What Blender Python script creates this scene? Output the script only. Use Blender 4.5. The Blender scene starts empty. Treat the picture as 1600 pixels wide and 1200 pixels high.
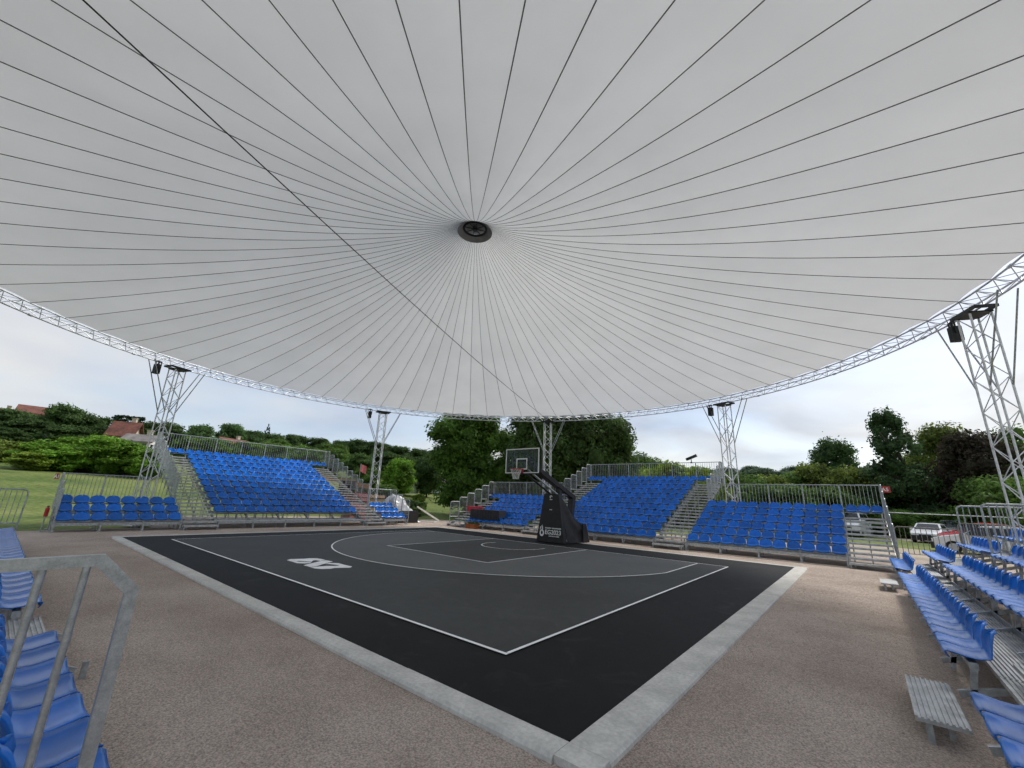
import bpy, bmesh, math, random
from mathutils import Vector, Matrix, noise
R = math.radians
scene = bpy.context.scene
col = scene.collection
random.seed(7)

# ---------------------------------------------------------------- camera
cam_d = bpy.data.cameras.new('camera'); cam = bpy.data.objects.new('camera', cam_d); col.objects.link(cam)
YAW, PIT, ROL = 0.693881, 0.272898, 0.041392
cf = Vector((-math.sin(YAW)*math.cos(PIT), math.cos(YAW)*math.cos(PIT), math.sin(PIT)))
cr0 = Vector((math.cos(YAW), math.sin(YAW), 0)); cu0 = cr0.cross(cf)
cr = cr0*math.cos(ROL) + cu0*math.sin(ROL); cu = cu0*math.cos(ROL) - cr0*math.sin(ROL)
m = Matrix((cr, cu, -cf)).transposed().to_4x4(); m.translation = (11.0655, -15.3781, 1.8055)
cam.matrix_world = m
cam_d.sensor_width = 36; cam_d.lens = 643.995/1600*36; cam_d.clip_end = 3000; cam_d.clip_start = 0.05
scene.camera = cam

# ---------------------------------------------------------------- sky, sun, exposure
SUN_EL, SUN_AZ = 48, 20          # azimuth from +y towards +x
w = bpy.data.worlds.new('World'); scene.world = w; w.use_nodes = True
nt = w.node_tree; N = nt.nodes; L = nt.links; N.clear()
def nd(t, **k):
    n = N.new(t)
    for a, b in k.items(): setattr(n, a, b)
    return n
out = nd('ShaderNodeOutputWorld'); bg = nd('ShaderNodeBackground'); bg.inputs[1].default_value = 0.1
sky = nd('ShaderNodeTexSky', sky_type='NISHITA'); sky.sun_disc = False
sky.sun_elevation = R(SUN_EL); sky.sun_rotation = R(SUN_AZ); sky.air_density = 1.0; sky.dust_density = 1.5; sky.ozone_density = 1.2
tc = nd('ShaderNodeTexCoord'); sep = nd('ShaderNodeSeparateXYZ'); L.new(tc.outputs['Generated'], sep.inputs[0])
zz = nd('ShaderNodeMath', operation='MAXIMUM'); L.new(sep.outputs[2], zz.inputs[0]); zz.inputs[1].default_value = 0.0
za = nd('ShaderNodeMath', operation='ADD'); L.new(zz.outputs[0], za.inputs[0]); za.inputs[1].default_value = 0.16
dx = nd('ShaderNodeMath', operation='DIVIDE'); L.new(sep.outputs[0], dx.inputs[0]); L.new(za.outputs[0], dx.inputs[1])
dy = nd('ShaderNodeMath', operation='DIVIDE'); L.new(sep.outputs[1], dy.inputs[0]); L.new(za.outputs[0], dy.inputs[1])
cb = nd('ShaderNodeCombineXYZ'); L.new(dx.outputs[0], cb.inputs[0]); L.new(dy.outputs[0], cb.inputs[1]); cb.inputs[2].default_value = 3.1
n1 = nd('ShaderNodeTexNoise'); n1.inputs['Scale'].default_value = 0.75; n1.inputs['Detail'].default_value = 5; n1.inputs['Roughness'].default_value = 0.5
n1.inputs['Distortion'].default_value = 0.4
L.new(cb.outputs[0], n1.inputs['Vector'])
r1 = nd('ShaderNodeValToRGB'); L.new(n1.outputs[0], r1.inputs[0])
r1.color_ramp.elements[0].position = 0.40; r1.color_ramp.elements[0].color = (0.58, 0.58, 0.58, 1)
r1.color_ramp.elements[1].position = 0.58; r1.color_ramp.elements[1].color = (0.96, 0.96, 0.96, 1)
n2 = nd('ShaderNodeTexNoise'); n2.inputs['Scale'].default_value = 0.5; n2.inputs['Detail'].default_value = 4
mp = nd('ShaderNodeMapping'); mp.inputs['Location'].default_value = (4.0, 9.0, 0); L.new(cb.outputs[0], mp.inputs[0]); L.new(mp.outputs[0], n2.inputs['Vector'])
r2 = nd('ShaderNodeValToRGB'); L.new(n2.outputs[0], r2.inputs[0])
r2.color_ramp.elements[0].position = 0.35; r2.color_ramp.elements[0].color = (2.45, 2.9, 3.7, 1)
r2.color_ramp.elements[1].position = 0.62; r2.color_ramp.elements[1].color = (4.1, 4.08, 4.06, 1)
mx = nd('ShaderNodeMix', data_type='RGBA'); L.new(r1.outputs[0], mx.inputs[0]); L.new(sky.outputs[0], mx.inputs[6]); L.new(r2.outputs[0], mx.inputs[7])
L.new(mx.outputs[2], bg.inputs[0]); L.new(bg.outputs[0], out.inputs[0])
sd = bpy.data.lights.new('sun', 'SUN'); so = bpy.data.objects.new('sun', sd); col.objects.link(so)
sd.energy = 1.5; sd.angle = R(14); sd.color = (1.0, 0.95, 0.87)
sv = Vector((math.sin(R(SUN_AZ))*math.cos(R(SUN_EL)), math.cos(R(SUN_AZ))*math.cos(R(SUN_EL)), math.sin(R(SUN_EL))))
so.rotation_euler = sv.to_track_quat('Z', 'Y').to_euler()
vs = scene.view_settings; vs.view_transform = 'Standard'; vs.look = 'None'; vs.gamma = 1; vs.use_curve_mapping = False
vs.exposure = 0.98
scene.cycles.max_bounces = 5; scene.cycles.diffuse_bounces = 3; scene.cycles.glossy_bounces = 2; scene.cycles.transmission_bounces = 3; scene.cycles.transparent_max_bounces = 8; scene.cycles.use_adaptive_sampling = True; scene.cycles.adaptive_threshold = 0.03; scene.cycles.caustics_reflective = False; scene.cycles.caustics_refractive = False
scene.cycles.use_denoising = True

# ---------------------------------------------------------------- materials
MATS = {}
def mat(name, c, rough=0.6, metal=0.0, var=0.15, scale=6.0, bump=0.0, bscale=40.0, c2=None, spec=0.5, coord='Object', detail=4, lo=0.35, hi=0.65, fine=0.0, fscale=90.0, bump2=0.0, b2scale=3.0, scuff=None):
    mt = bpy.data.materials.new(name); mt.use_nodes = True; t = mt.node_tree; ns, ls = t.nodes, t.links
    p = ns['Principled BSDF']; p.inputs['Roughness'].default_value = rough; p.inputs['Metallic'].default_value = metal
    p.inputs['Specular IOR Level'].default_value = spec
    if c2 is None: c2 = tuple(min(1, x*(1+var)) for x in c); c1 = tuple(x*(1-var) for x in c)
    else: c1 = c
    if coord == 'Position':
        g = ns.new('ShaderNodeNewGeometry'); vec = g.outputs['Position']
    else:
        g = ns.new('ShaderNodeTexCoord'); vec = g.outputs['Object']
    no = ns.new('ShaderNodeTexNoise'); no.inputs['Scale'].default_value = scale; no.inputs['Detail'].default_value = detail; ls.new(vec, no.inputs['Vector'])
    rp = ns.new('ShaderNodeValToRGB'); ls.new(no.outputs[0], rp.inputs[0])
    rp.color_ramp.elements[0].position = lo; rp.color_ramp.elements[0].color = (*c1, 1)
    rp.color_ramp.elements[1].position = hi; rp.color_ramp.elements[1].color = (*c2, 1)
    src = rp.outputs[0]
    if fine:
        nf = ns.new('ShaderNodeTexNoise'); nf.inputs['Scale'].default_value = fscale; nf.inputs['Detail'].default_value = 3; ls.new(vec, nf.inputs['Vector'])
        mr = ns.new('ShaderNodeMapRange'); mr.inputs[1].default_value = 0.3; mr.inputs[2].default_value = 0.7; mr.inputs[3].default_value = 1-fine; mr.inputs[4].default_value = 1+fine
        ls.new(nf.outputs[0], mr.inputs[0])
        ml = ns.new('ShaderNodeVectorMath'); ml.operation = 'SCALE'; ls.new(src, ml.inputs[0]); ls.new(mr.outputs[0], ml.inputs['Scale']); src = ml.outputs[0]
    if scuff:                             # thin patchy dust and scuffs: (colour, amount)
        sc1 = ns.new('ShaderNodeTexNoise'); sc1.inputs['Scale'].default_value = 1.3; sc1.inputs['Detail'].default_value = 9; sc1.inputs['Roughness'].default_value = 0.68; sc1.inputs['Distortion'].default_value = 1.2; ls.new(vec, sc1.inputs['Vector'])
        sr = ns.new('ShaderNodeMapRange'); sr.inputs[1].default_value = 0.55; sr.inputs[2].default_value = 0.78; sr.inputs[3].default_value = 0; sr.inputs[4].default_value = scuff[1]; ls.new(sc1.outputs[0], sr.inputs[0])
        sm2 = ns.new('ShaderNodeMix'); sm2.data_type = 'RGBA'; ls.new(sr.outputs[0], sm2.inputs[0]); ls.new(src, sm2.inputs[6]); sm2.inputs[7].default_value = (*scuff[0], 1); src = sm2.outputs[2]
    ls.new(src, p.inputs['Base Color'])
    if bump:
        nb = ns.new('ShaderNodeTexNoise'); nb.inputs['Scale'].default_value = bscale; nb.inputs['Detail'].default_value = 4; ls.new(vec, nb.inputs['Vector'])
        bp = ns.new('ShaderNodeBump'); bp.inputs['Strength'].default_value = bump; bp.inputs['Distance'].default_value = 0.03
        ls.new(nb.outputs[0], bp.inputs['Height']); ls.new(bp.outputs[0], p.inputs['Normal'])
        if bump2:
            nc = ns.new('ShaderNodeTexNoise'); nc.inputs['Scale'].default_value = b2scale; nc.inputs['Detail'].default_value = 5; nc.inputs['Roughness'].default_value = 0.6; nc.inputs['Distortion'].default_value = 1.0; ls.new(vec, nc.inputs['Vector'])
            b2 = ns.new('ShaderNodeBump'); b2.inputs['Strength'].default_value = bump2; b2.inputs['Distance'].default_value = 0.12; ls.new(nc.outputs[0], b2.inputs['Height']); ls.new(b2.outputs[0], bp.inputs['Normal'])
    MATS[name] = mt; return mt
def leafmat(name, c, tr=0.38):
    mt = mat(name, tuple(x*0.62 for x in c), 0.65, c2=tuple(x*1.35 for x in c), scale=0.55, detail=3, coord='Position', fine=0.45, fscale=2.6, spec=0.2)
    t = mt.node_tree; ns, ls = t.nodes, t.links; p = ns['Principled BSDF']
    src = p.inputs['Base Color'].links[0].from_socket
    oi = ns.new('ShaderNodeObjectInfo'); mr = ns.new('ShaderNodeMapRange'); mr.inputs[3].default_value = 0.78; mr.inputs[4].default_value = 1.22
    ls.new(oi.outputs['Random'], mr.inputs[0]); ml = ns.new('ShaderNodeVectorMath'); ml.operation = 'SCALE'
    ls.new(src, ml.inputs[0]); ls.new(mr.outputs[0], ml.inputs['Scale']); ls.new(ml.outputs[0], p.inputs['Base Color'])
    tl = ns.new('ShaderNodeBsdfTranslucent'); ls.new(ml.outputs[0], tl.inputs[0])
    ms = ns.new('ShaderNodeMixShader'); ms.inputs[0].default_value = tr
    ls.new(p.outputs[0], ms.inputs[1]); ls.new(tl.outputs[0], ms.inputs[2]); ls.new(ms.outputs[0], ns['Material Output'].inputs[0])
    return mt
galv = mat('galvanized_steel', (0.40, 0.42, 0.43), 0.42, 0.55, 0.25, 14, 0.05, 60, fine=0.12, fscale=120)
galv_near = mat('galvanized_steel_spangled', (0.40, 0.42, 0.43), 0.38, 0.6, 0.14, 45, 0.05, 60, fine=0.12, fscale=220)
alu = mat('aluminium_truss', (0.68, 0.69, 0.70), 0.42, 0.35, 0.15, 8)
deckm = mat('aluminium_deck', (0.44, 0.45, 0.45), 0.5, 0.35, 0.25, 5, fine=0.15)
blue = mat('blue_plastic', (0.004, 0.135, 0.52), 0.24, 0, 0.2, 3, spec=0.4)
_t = blue.node_tree; _p = _t.nodes['Principled BSDF']; _s = _p.inputs['Base Color'].links[0].from_socket      # every seat faded a little differently
_o = _t.nodes.new('ShaderNodeObjectInfo'); _m = _t.nodes.new('ShaderNodeMapRange'); _m.inputs[3].default_value = 0.8; _m.inputs[4].default_value = 1.18; _t.links.new(_o.outputs['Random'], _m.inputs[0])
_v = _t.nodes.new('ShaderNodeVectorMath'); _v.operation = 'SCALE'; _t.links.new(_s, _v.inputs[0]); _t.links.new(_m.outputs[0], _v.inputs['Scale']); _t.links.new(_v.outputs[0], _p.inputs['Base Color'])
dark = mat('dark_steel', (0.02, 0.02, 0.022), 0.5, 0.2, 0.3)
blackpad = mat('black_padding', (0.008, 0.008, 0.009), 0.6, 0, 0.3, 5, 0.1, 20)
blackfab = mat('black_fabric', (0.018, 0.018, 0.02), 0.75, 0, 0.4, 4, 0.5, 7)
white = mat('white_paint', (0.8, 0.8, 0.78), 0.5, 0, 0.06, 5)
linem = mat('court_line_white', (0.92, 0.92, 0.90), 0.55, 0, 0.1, 3)
red = mat('red_paint', (0.45, 0.02, 0.025), 0.4)
pink = mat('pink_wrap', (0.45, 0.18, 0.18), 0.5, 0, 0.4, 8)
orange = mat('orange_paint', (0.42, 0.17, 0.03), 0.45)
gravel = mat('gravel', (0.425, 0.345, 0.29), 0.95, 0, 0.0, 0.6, 1.0, 62, c2=(0.55, 0.46, 0.395), spec=0.1, coord='Position', detail=9, fine=0.40, fscale=66, bump2=0.85, b2scale=2.6)
grass = mat('grass', (0.092, 0.135, 0.036), 0.9, 0, 0, 0.22, 0.6, 6, c2=(0.185, 0.215, 0.07), spec=0.1, coord='Position', fine=0.3, fscale=4.0, detail=7)
concrete = mat('concrete', (0.50, 0.49, 0.455), 0.85, 0, 0, 2.5, 0.25, 35, c2=(0.62, 0.605, 0.56), spec=0.2, coord='Position', fine=0.12, fscale=28, detail=8)
mat_outer = mat('court_black', (0.0066, 0.007, 0.0068), 0.75, 0, 0, 0.8, 0.08, 150, c2=(0.0098, 0.0104, 0.0102), spec=0.2, coord='Position', detail=8, fine=0.12, fscale=5, scuff=((0.05, 0.05, 0.048), 0.5))
mat_inner = mat('court_dark_grey', (0.054, 0.0555, 0.0535), 0.72, 0, 0, 0.6, 0.06, 150, c2=(0.063, 0.0655, 0.0645), spec=0.2, coord='Position', detail=8, fine=0.07, fscale=6, scuff=((0.12, 0.12, 0.115), 0.4))
mat_arc = mat('court_mid_grey', (0.112, 0.116, 0.114), 0.72, 0, 0, 0.6, 0.06, 150, c2=(0.127, 0.131, 0.129), spec=0.2, coord='Position', detail=8, fine=0.06, fscale=6, scuff=((0.2, 0.2, 0.19), 0.35))
pathm = mat('sand_path', (0.36, 0.31, 0.24), 0.95, 0, 0, 0.4, 0.5, 30, c2=(0.46, 0.40, 0.31), spec=0.1, coord='Position', fine=0.2, fscale=20)
bark = mat('bark', (0.09, 0.07, 0.055), 0.9, 0, 0.35, 6, 0.6, 12)
rooft = mat('roof_tile_red', (0.155, 0.058, 0.04), 0.8, 0, 0.3, 1.2, 0.4, 5, fine=0.2, fscale=6)
roofg = mat('roof_grey', (0.2, 0.18, 0.17), 0.8, 0, 0.25, 1.2)
wallw = mat('render_white', (0.66, 0.64, 0.6), 0.85, 0, 0.08, 1)
wallc = mat('render_cream', (0.55, 0.47, 0.36), 0.85, 0, 0.1, 1)
winm = mat('window_glass', (0.02, 0.025, 0.03), 0.12, 0, 0.2)
tyre = mat('tyre_rubber', (0.012, 0.012, 0.012), 0.8)
tarpw = mat('silver_tarp', (0.55, 0.57, 0.6), 0.35, 0.1, 0.25, 1.5, 0.8, 2.5)
wood = mat('pale_wood', (0.38, 0.26, 0.16), 0.8, 0, 0.3, 4)
carpaint = mat('car_paint_white', (0.7, 0.71, 0.72), 0.22, 0, 0.03)
carsilver = mat('car_paint_silver', (0.45, 0.47, 0.48), 0.25, 0.4, 0.05)
carred = mat('car_paint_red', (0.4, 0.02, 0.03), 0.22, 0, 0.05)
lamp_w = mat('lamp_glass', (0.75, 0.76, 0.76), 0.15)
redl = mat('tail_lamp_red', (0.4, 0.01, 0.01), 0.2)
hubgrey = mat('hub_cloth_grey', (0.26, 0.26, 0.255), 0.9, 0, 0.1)
netm = mat('net_white', (0.7, 0.7, 0.66), 0.8)
# membrane: white coated fabric that lets some daylight through
mem = mat('membrane', (0.70, 0.70, 0.685), 0.65, 0, 0, 0.5, 0.02, 3, c2=(0.74, 0.74, 0.725), spec=0.2, coord='Position', detail=6, fine=0.012, fscale=1.2)
t = mem.node_tree; ns, ls = t.nodes, t.links; p = ns['Principled BSDF']
tl = ns.new('ShaderNodeBsdfTranslucent'); tl.inputs[0].default_value = (0.75, 0.745, 0.735, 1)
ms = ns.new('ShaderNodeMixShader'); ms.inputs[0].default_value = 0.40
ls.new(p.outputs[0], ms.inputs[1]); ls.new(tl.outputs[0], ms.inputs[2]); ls.new(ms.outputs[0], ns['Material Output'].inputs[0])
_s = p.inputs['Base Color'].links[0].from_socket; _o = ns.new('ShaderNodeObjectInfo'); _m = ns.new('ShaderNodeMapRange'); _m.inputs[3].default_value = 0.965; _m.inputs[4].default_value = 1.02; ls.new(_o.outputs['Random'], _m.inputs[0])
_v = ns.new('ShaderNodeVectorMath'); _v.operation = 'SCALE'; ls.new(_s, _v.inputs[0]); ls.new(_m.outputs[0], _v.inputs['Scale']); ls.new(_v.outputs[0], p.inputs['Base Color']); ls.new(_v.outputs[0], tl.inputs[0])
seamm = mat('seam_tape', (0.16, 0.16, 0.16), 0.8)
# backboard glass: clear with a reflecting surface
glass = bpy.data.materials.new('board_glass'); glass.use_nodes = True; t = glass.node_tree; ns, ls = t.nodes, t.links; ns.remove(ns['Principled BSDF'])
tr = ns.new('ShaderNodeBsdfTransparent'); tr.inputs[0].default_value = (0.85, 0.9, 0.88, 1); gl = ns.new('ShaderNodeBsdfGlossy'); gl.inputs['Roughness'].default_value = 0.02
ms = ns.new('ShaderNodeMixShader'); fr = ns.new('ShaderNodeFresnel'); fr.inputs[0].default_value = 1.22
ls.new(fr.outputs[0], ms.inputs[0]); ls.new(tr.outputs[0], ms.inputs[1]); ls.new(gl.outputs[0], ms.inputs[2]); ls.new(ms.outputs[0], ns['Material Output'].inputs[0])
LM = {'dark': leafmat('leaf_dark', (0.074, 0.130, 0.038)), 'round': leafmat('leaf_round', (0.081, 0.151, 0.047)), 'mid': leafmat('leaf_mid', (0.113, 0.200, 0.043)),
      'bright': leafmat('leaf_bright', (0.139, 0.265, 0.030)), 'olive': leafmat('leaf_olive', (0.153, 0.202, 0.041)), 'light': leafmat('leaf_light', (0.230, 0.328, 0.044)),
      'copper': leafmat('leaf_copper', (0.048, 0.041, 0.026)), 'chestnut': leafmat('leaf_chestnut', (0.117, 0.230, 0.036)), 'oak': leafmat('leaf_oak', (0.081, 0.135, 0.035)),
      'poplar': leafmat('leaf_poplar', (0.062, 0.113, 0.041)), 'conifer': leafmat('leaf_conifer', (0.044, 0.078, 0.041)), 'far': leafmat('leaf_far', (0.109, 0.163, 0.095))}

# ---------------------------------------------------------------- mesh helpers
class MB:
    def __init__(s): s.v = []; s.f = []; s.sm = []
    def add(s, vs, fs, smooth=False):
        b = len(s.v); s.v += [tuple(x) for x in vs]; s.f += [tuple(i+b for i in f) for f in fs]; s.sm += [smooth]*len(fs)
    def box(s, c, d, rot=None):
        x, y, z = d[0]/2, d[1]/2, d[2]/2
        vs = [Vector(q) for q in ((-x,-y,-z),(x,-y,-z),(x,y,-z),(-x,y,-z),(-x,-y,z),(x,-y,z),(x,y,z),(-x,y,z))]
        if rot is not None: vs = [rot @ q for q in vs]
        c = Vector(c); s.add([q+c for q in vs], [(3,2,1,0),(4,5,6,7),(0,1,5,4),(1,2,6,5),(2,3,7,6),(3,0,4,7)])
    def beam(s, a, b, wd, ht):            # box between two points
        a, b = Vector(a), Vector(b); d = b-a; q = d.to_track_quat('X', 'Z').to_matrix()
        s.box((a+b)/2, (d.length, wd, ht), q)
    def bar(s, a, b, r, n=6, r2=None, cap=True):
        a, b = Vector(a), Vector(b); r2 = r if r2 is None else r2
        q = (b-a).to_track_quat('Z', 'Y').to_matrix(); vs = []
        for k in range(n):
            an = 2*math.pi*k/n; e = q @ Vector((math.cos(an), math.sin(an), 0)); vs += [a+e*r, b+e*r2]
        fs = [(2*k, 2*((k+1) % n), 2*((k+1) % n)+1, 2*k+1) for k in range(n)]
        s.add(vs, fs, n > 5)
        if cap: s.add([vs[2*k] for k in range(n)][::-1], [tuple(range(n))]); s.add([vs[2*k+1] for k in range(n)], [tuple(range(n))])
    def path(s, pts, r, n=6):
        for a, b in zip(pts, pts[1:]): s.bar(a, b, r, n)
    def prism(s, poly, z0, z1):           # polygon in x,y extruded in z
        n = len(poly); s.add([(x, y, z0) for x, y in poly]+[(x, y, z1) for x, y in poly],
            [tuple(range(n))[::-1], tuple(range(n, 2*n))]+[(k, (k+1) % n, n+(k+1) % n, n+k) for k in range(n)])
    def mesh(s, name, m=None):
        me = bpy.data.meshes.new(name); me.from_pydata(s.v, [], s.f)
        me.polygons.foreach_set('use_smooth', s.sm)
        if m: me.materials.append(m)
        me.update(); return me
    def build(s, name, m, parent=None, loc=(0,0,0), rot=(0,0,0)): return O(name, s.mesh(name, m), parent, loc, rot)
def O(name, me, parent=None, loc=(0,0,0), rot=(0,0,0), sc=None):
    o = bpy.data.objects.new(name, me); col.objects.link(o); o.parent = parent; o.location = loc; o.rotation_euler = rot
    if sc is not None: o.scale = sc
    return o
def tag(o, label, cat, group=None):
    o['label'] = label; o['category'] = cat
    if group: o['group'] = group
    return o
def thing(name, label, cat, loc=(0,0,0), rz=0, group=None):
    return tag(O(name, None, None, loc, (0,0,rz)), label, cat, group)
def struct(o): o['kind'] = 'structure'; return o
def text_mesh(s, size, m, bold=0.0, ext=0.004):
    cu = bpy.data.curves.new('lettering', 'FONT'); cu.body = s; cu.size = size; cu.align_x = 'CENTER'; cu.offset = bold; cu.extrude = ext
    o = bpy.data.objects.new('lettering', cu); col.objects.link(o)
    me = bpy.data.meshes.new_from_object(o.evaluated_get(bpy.context.evaluated_depsgraph_get())); bpy.data.objects.remove(o); me.materials.clear(); me.materials.append(m); return me
_bc = {}
def cached(key, fn):
    if key not in _bc: _bc[key] = fn()
    return _bc[key]
def tube(length, r, m, n=6):             # unit tube along +z, shared
    def f():
        b = MB(); b.bar((0,0,0), (0,0,length), r, n); return b.mesh('tube', m)
    return cached(('tube', round(length, 3), r, m.name, n), f)
def place_tube(name, a, b, r, m, parent, n=6):
    a, b = Vector(a), Vector(b); d = b-a; o = O(name, tube(d.length, r, m, n), parent, a); o.rotation_euler = d.to_track_quat('Z', 'Y').to_euler(); return o

# ---------------------------------------------------------------- ground
def itp(x, xs, ys):
    if x <= xs[0]: return ys[0]
    for k in range(1, len(xs)):
        if x <= xs[k]:
            t = (x-xs[k-1])/(xs[k]-xs[k-1]); t = t*t*(3-2*t)*0.5+t*0.5; return ys[k-1]+(ys[k]-ys[k-1])*t
    return ys[-1]
def terrain(x, y):
    D = math.hypot(x, y+5)
    wl = max(0, -x/D)**2 if D > 1 else 0
    zl = itp(D, (23.5, 52, 75, 140, 220, 400), (0, 3.0, 5.2, 12.5, 16, 18)); zb = itp(D, (48, 78, 150, 260, 420), (0, 1.2, 7.5, 13, 16))
    z = wl*zl+(1-wl)*zb
    if D > 25: z += 0.25*noise.noise(Vector((x*0.05, y*0.05, 0)))*min(1, (D-25)/20)
    return z
b = MB(); rad = [0.0]+[3*k for k in range(1, 26)]+[80, 88, 96, 106, 118, 132, 150, 175, 205, 240, 290, 350, 450, 600, 900, 1400]; na = 120
vs = [(0, -5, -0.05)]; fs = []
for r_ in rad[1:]:
    for k in range(na):
        a = 2*math.pi*k/na; x, y = r_*math.cos(a), -5+r_*math.sin(a); vs.append((x, y, terrain(x, y)-0.05))
for k in range(na): fs.append((0, 1+k, 1+(k+1) % na))
for j in range(len(rad)-2):
    for k in range(na): p0 = 1+j*na; fs.append((p0+k, p0+na+k, p0+na+(k+1) % na, p0+(k+1) % na))
b.add(vs, fs, True); struct(b.build('ground', grass))
# gravel yard round the court
b = MB(); pts = []
yard = [(-13.0, -22), (-13.2, -14.5), (-13.6, -10.4), (-16, -9.8), (-22, -9), (-22.5, -3), (-22, 1.5), (-17.6, 4.6), (-16.4, 8.3), (-13, 9.8), (-8, 10.6), (-5, 13.8), (6, 13.8), (13, 13), (19, 12), (21, 2), (21, -10), (20, -24), (0, -26)]
for k in range(len(yard)):
    x0, y0 = yard[k]; x1, y1 = yard[(k+1) % len(yard)]; n = max(1, int(math.hypot(x1-x0, y1-y0)/0.35))
    for i in range(n):
        t = i/n; x, y = x0+(x1-x0)*t, y0+(y1-y0)*t; d = noise.noise(Vector((x*0.9, y*0.9, 2)))*0.35+noise.noise(Vector((x*3, y*3, 7)))*0.12
        pts.append((x+d, y+d*0.7, -0.04))
b.add(pts, [tuple(range(len(pts)))]); struct(b.build('gravel_yard', gravel))
b = MB(); b.add([(7.5, 11.6, -0.036), (40, 9, -0.036), (44, 33, -0.036), (2, 34, -0.036), (4, 26, -0.036)], [(0, 1, 2, 3, 4)]); struct(b.build('parking_ground', pathm))

# ---------------------------------------------------------------- court
CX, Y0, Y1 = 9.05, -12.08, 2.2
def sheet(name, pts, z, m, parent=None):
    b = MB(); b.add([(x, y, z) for x, y in pts], [tuple(range(len(pts)))]); return b.build(name, m, parent)
def rr(x0, y0, x1, y1, r):
    out = []
    for cx, cy, a0 in ((x1-r, y1-r, 0), (x0+r, y1-r, 90), (x0+r, y0+r, 180), (x1-r, y0+r, 270)):
        out += [(cx+r*math.cos(R(a0+15*k)), cy+r*math.sin(R(a0+15*k))) for k in range(7)]
    return out
b = MB(); b.prism(rr(-CX, Y0, CX, Y1, 0.1), -0.04, 0.004); court = struct(b.build('court_floor', mat_outer))
sheet('court_zone', [(-7.5, -11), (7.5, -11), (7.5, 0), (-7.5, 0)], 0.008, mat_inner, court)
arc = [(6.63, 0)]+[(6.77*math.sin(a), -1.575-6.77*math.cos(a)) for a in [R(78.3-156.6*k/48) for k in range(49)]]+[(-6.63, 0)]
sheet('court_zone', arc, 0.012, mat_arc, court)
sheet('court_zone', [(-2.45, -5.8), (2.45, -5.8), (2.45, 0), (-2.45, 0)], 0.016, mat_inner, court)
LW = 0.05
def line(a, b_, w_=LW, z=0.020):
    a, b_ = Vector((*a, 0)), Vector((*b_, 0)); d = (b_-a).normalized(); q = Vector((-d.y, d.x, 0))*w_/2; a -= d*w_/2; b_ += d*w_/2
    sheet('court_line', [(v.x, v.y) for v in (a-q, b_-q, b_+q, a+q)], z, linem, court)
line((-7.5, -11), (7.5, -11), 0.055); line((7.5, -10.94), (7.5, 0)); line((-7.5, -10.94), (-7.5, 0)); line((-7.44, 0), (7.44, 0), z=0.0205)
line((-2.45, -5.8), (2.45, -5.8)); line((2.45, -5.74), (2.45, -0.06)); line((-2.45, -5.74), (-2.45, -0.06))
def strip(pts, w_):
    b = MB(); vs = []; n = len(pts)
    for k in range(n):
        d = (Vector(pts[min(k+1, n-1)])-Vector(pts[max(k-1, 0)])).normalized(); q = Vector((-d.y, d.x))*w_/2
        vs += [(pts[k][0]-q.x, pts[k][1]-q.y, 0.0205), (pts[k][0]+q.x, pts[k][1]+q.y, 0.0205)]
    b.add(vs, [(2*k, 2*k+2, 2*k+3, 2*k+1) for k in range(n-1)]); b.build('court_line', linem, court)
strip([(6.6, -0.06)]+[(6.75*math.sin(a), -1.575-6.75*math.cos(a)) for a in [R(77.9-155.8*k/72) for k in range(73)]]+[(-6.6, -0.06)], LW)
strip([(1.27, -1.2)]+[(1.27*math.sin(a), -1.575-1.27*math.cos(a)) for a in [R(90-180*k/32) for k in range(33)]]+[(-1.27, -1.2)], LW)
for pl in ([(-1.0,-9.94),(-1.13,-9.78),(-1.0,-9.46),(-1.01,-9.32),(-0.91,-9.17),(-0.7,-9.13),(-0.48,-9.14),(-0.41,-9.32),(-0.55,-9.34),(-0.6,-9.41),(-0.4,-9.56),(-0.56,-9.67),(-0.7,-9.75),(-0.64,-9.85),(-0.47,-9.71),(-0.32,-9.6),(-0.2,-9.7),(-0.22,-9.83),(-0.37,-9.95),(-0.66,-9.94)],
           [(0.02,-9.97),(-0.16,-9.69),(-0.38,-9.34),(-0.45,-9.13),(-0.13,-9.11),(-0.02,-9.3),(0.14,-9.53),(0.35,-9.81),(0.37,-9.96)],
           [(0.42,-9.98),(0.61,-9.97),(0.78,-9.89),(0.87,-9.71),(0.82,-9.57),(0.99,-9.26),(0.87,-9.13),(0.51,-9.14),(0.19,-9.13),(0.03,-9.29),(0.13,-9.46),(0.21,-9.38),(0.45,-9.29),(0.53,-9.28),(0.54,-9.41),(0.42,-9.58),(0.4,-9.78)]):
    sheet('court_emblem', pl[::-1], 0.0125, linem, court)
# concrete kerb made of stones
kerb = struct(O('kerb', None))
def kerb_stone(x, y, ln, rz, wo=0.0):
    def f():
        b = MB(); h = ln/2-0.0015; prof = [(-0.17, -0.05), (-0.17, 0.012), (0.145-wo, 0.012), (0.172-wo, -0.012), (0.177-wo, -0.05)]
        n = 5; b.add([(-h, q, z) for q, z in prof]+[(h, q, z) for q, z in prof], [(0,1,2,3,4), (9,8,7,6,5)]+[(k, (k+1) % n, n+(k+1) % n, n+k)[::-1] for k in range(n)]); return b.mesh('kerb_stone', concrete)
    O('kerb_stone', cached(('kerb', round(ln, 3), wo), f), kerb, (x, y, random.uniform(-0.002, 0.002)), (0, 0, rz))
nx = 9; lx = 2*CX/nx; ny = 7; ly = (Y1-Y0)/ny
for k in range(nx):
    kerb_stone(-CX+lx*(k+0.5), Y1+0.172, lx, 0, 0.08); kerb_stone(-CX+lx*(k+0.5), Y0-0.172, lx, math.pi, 0.1)
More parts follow.
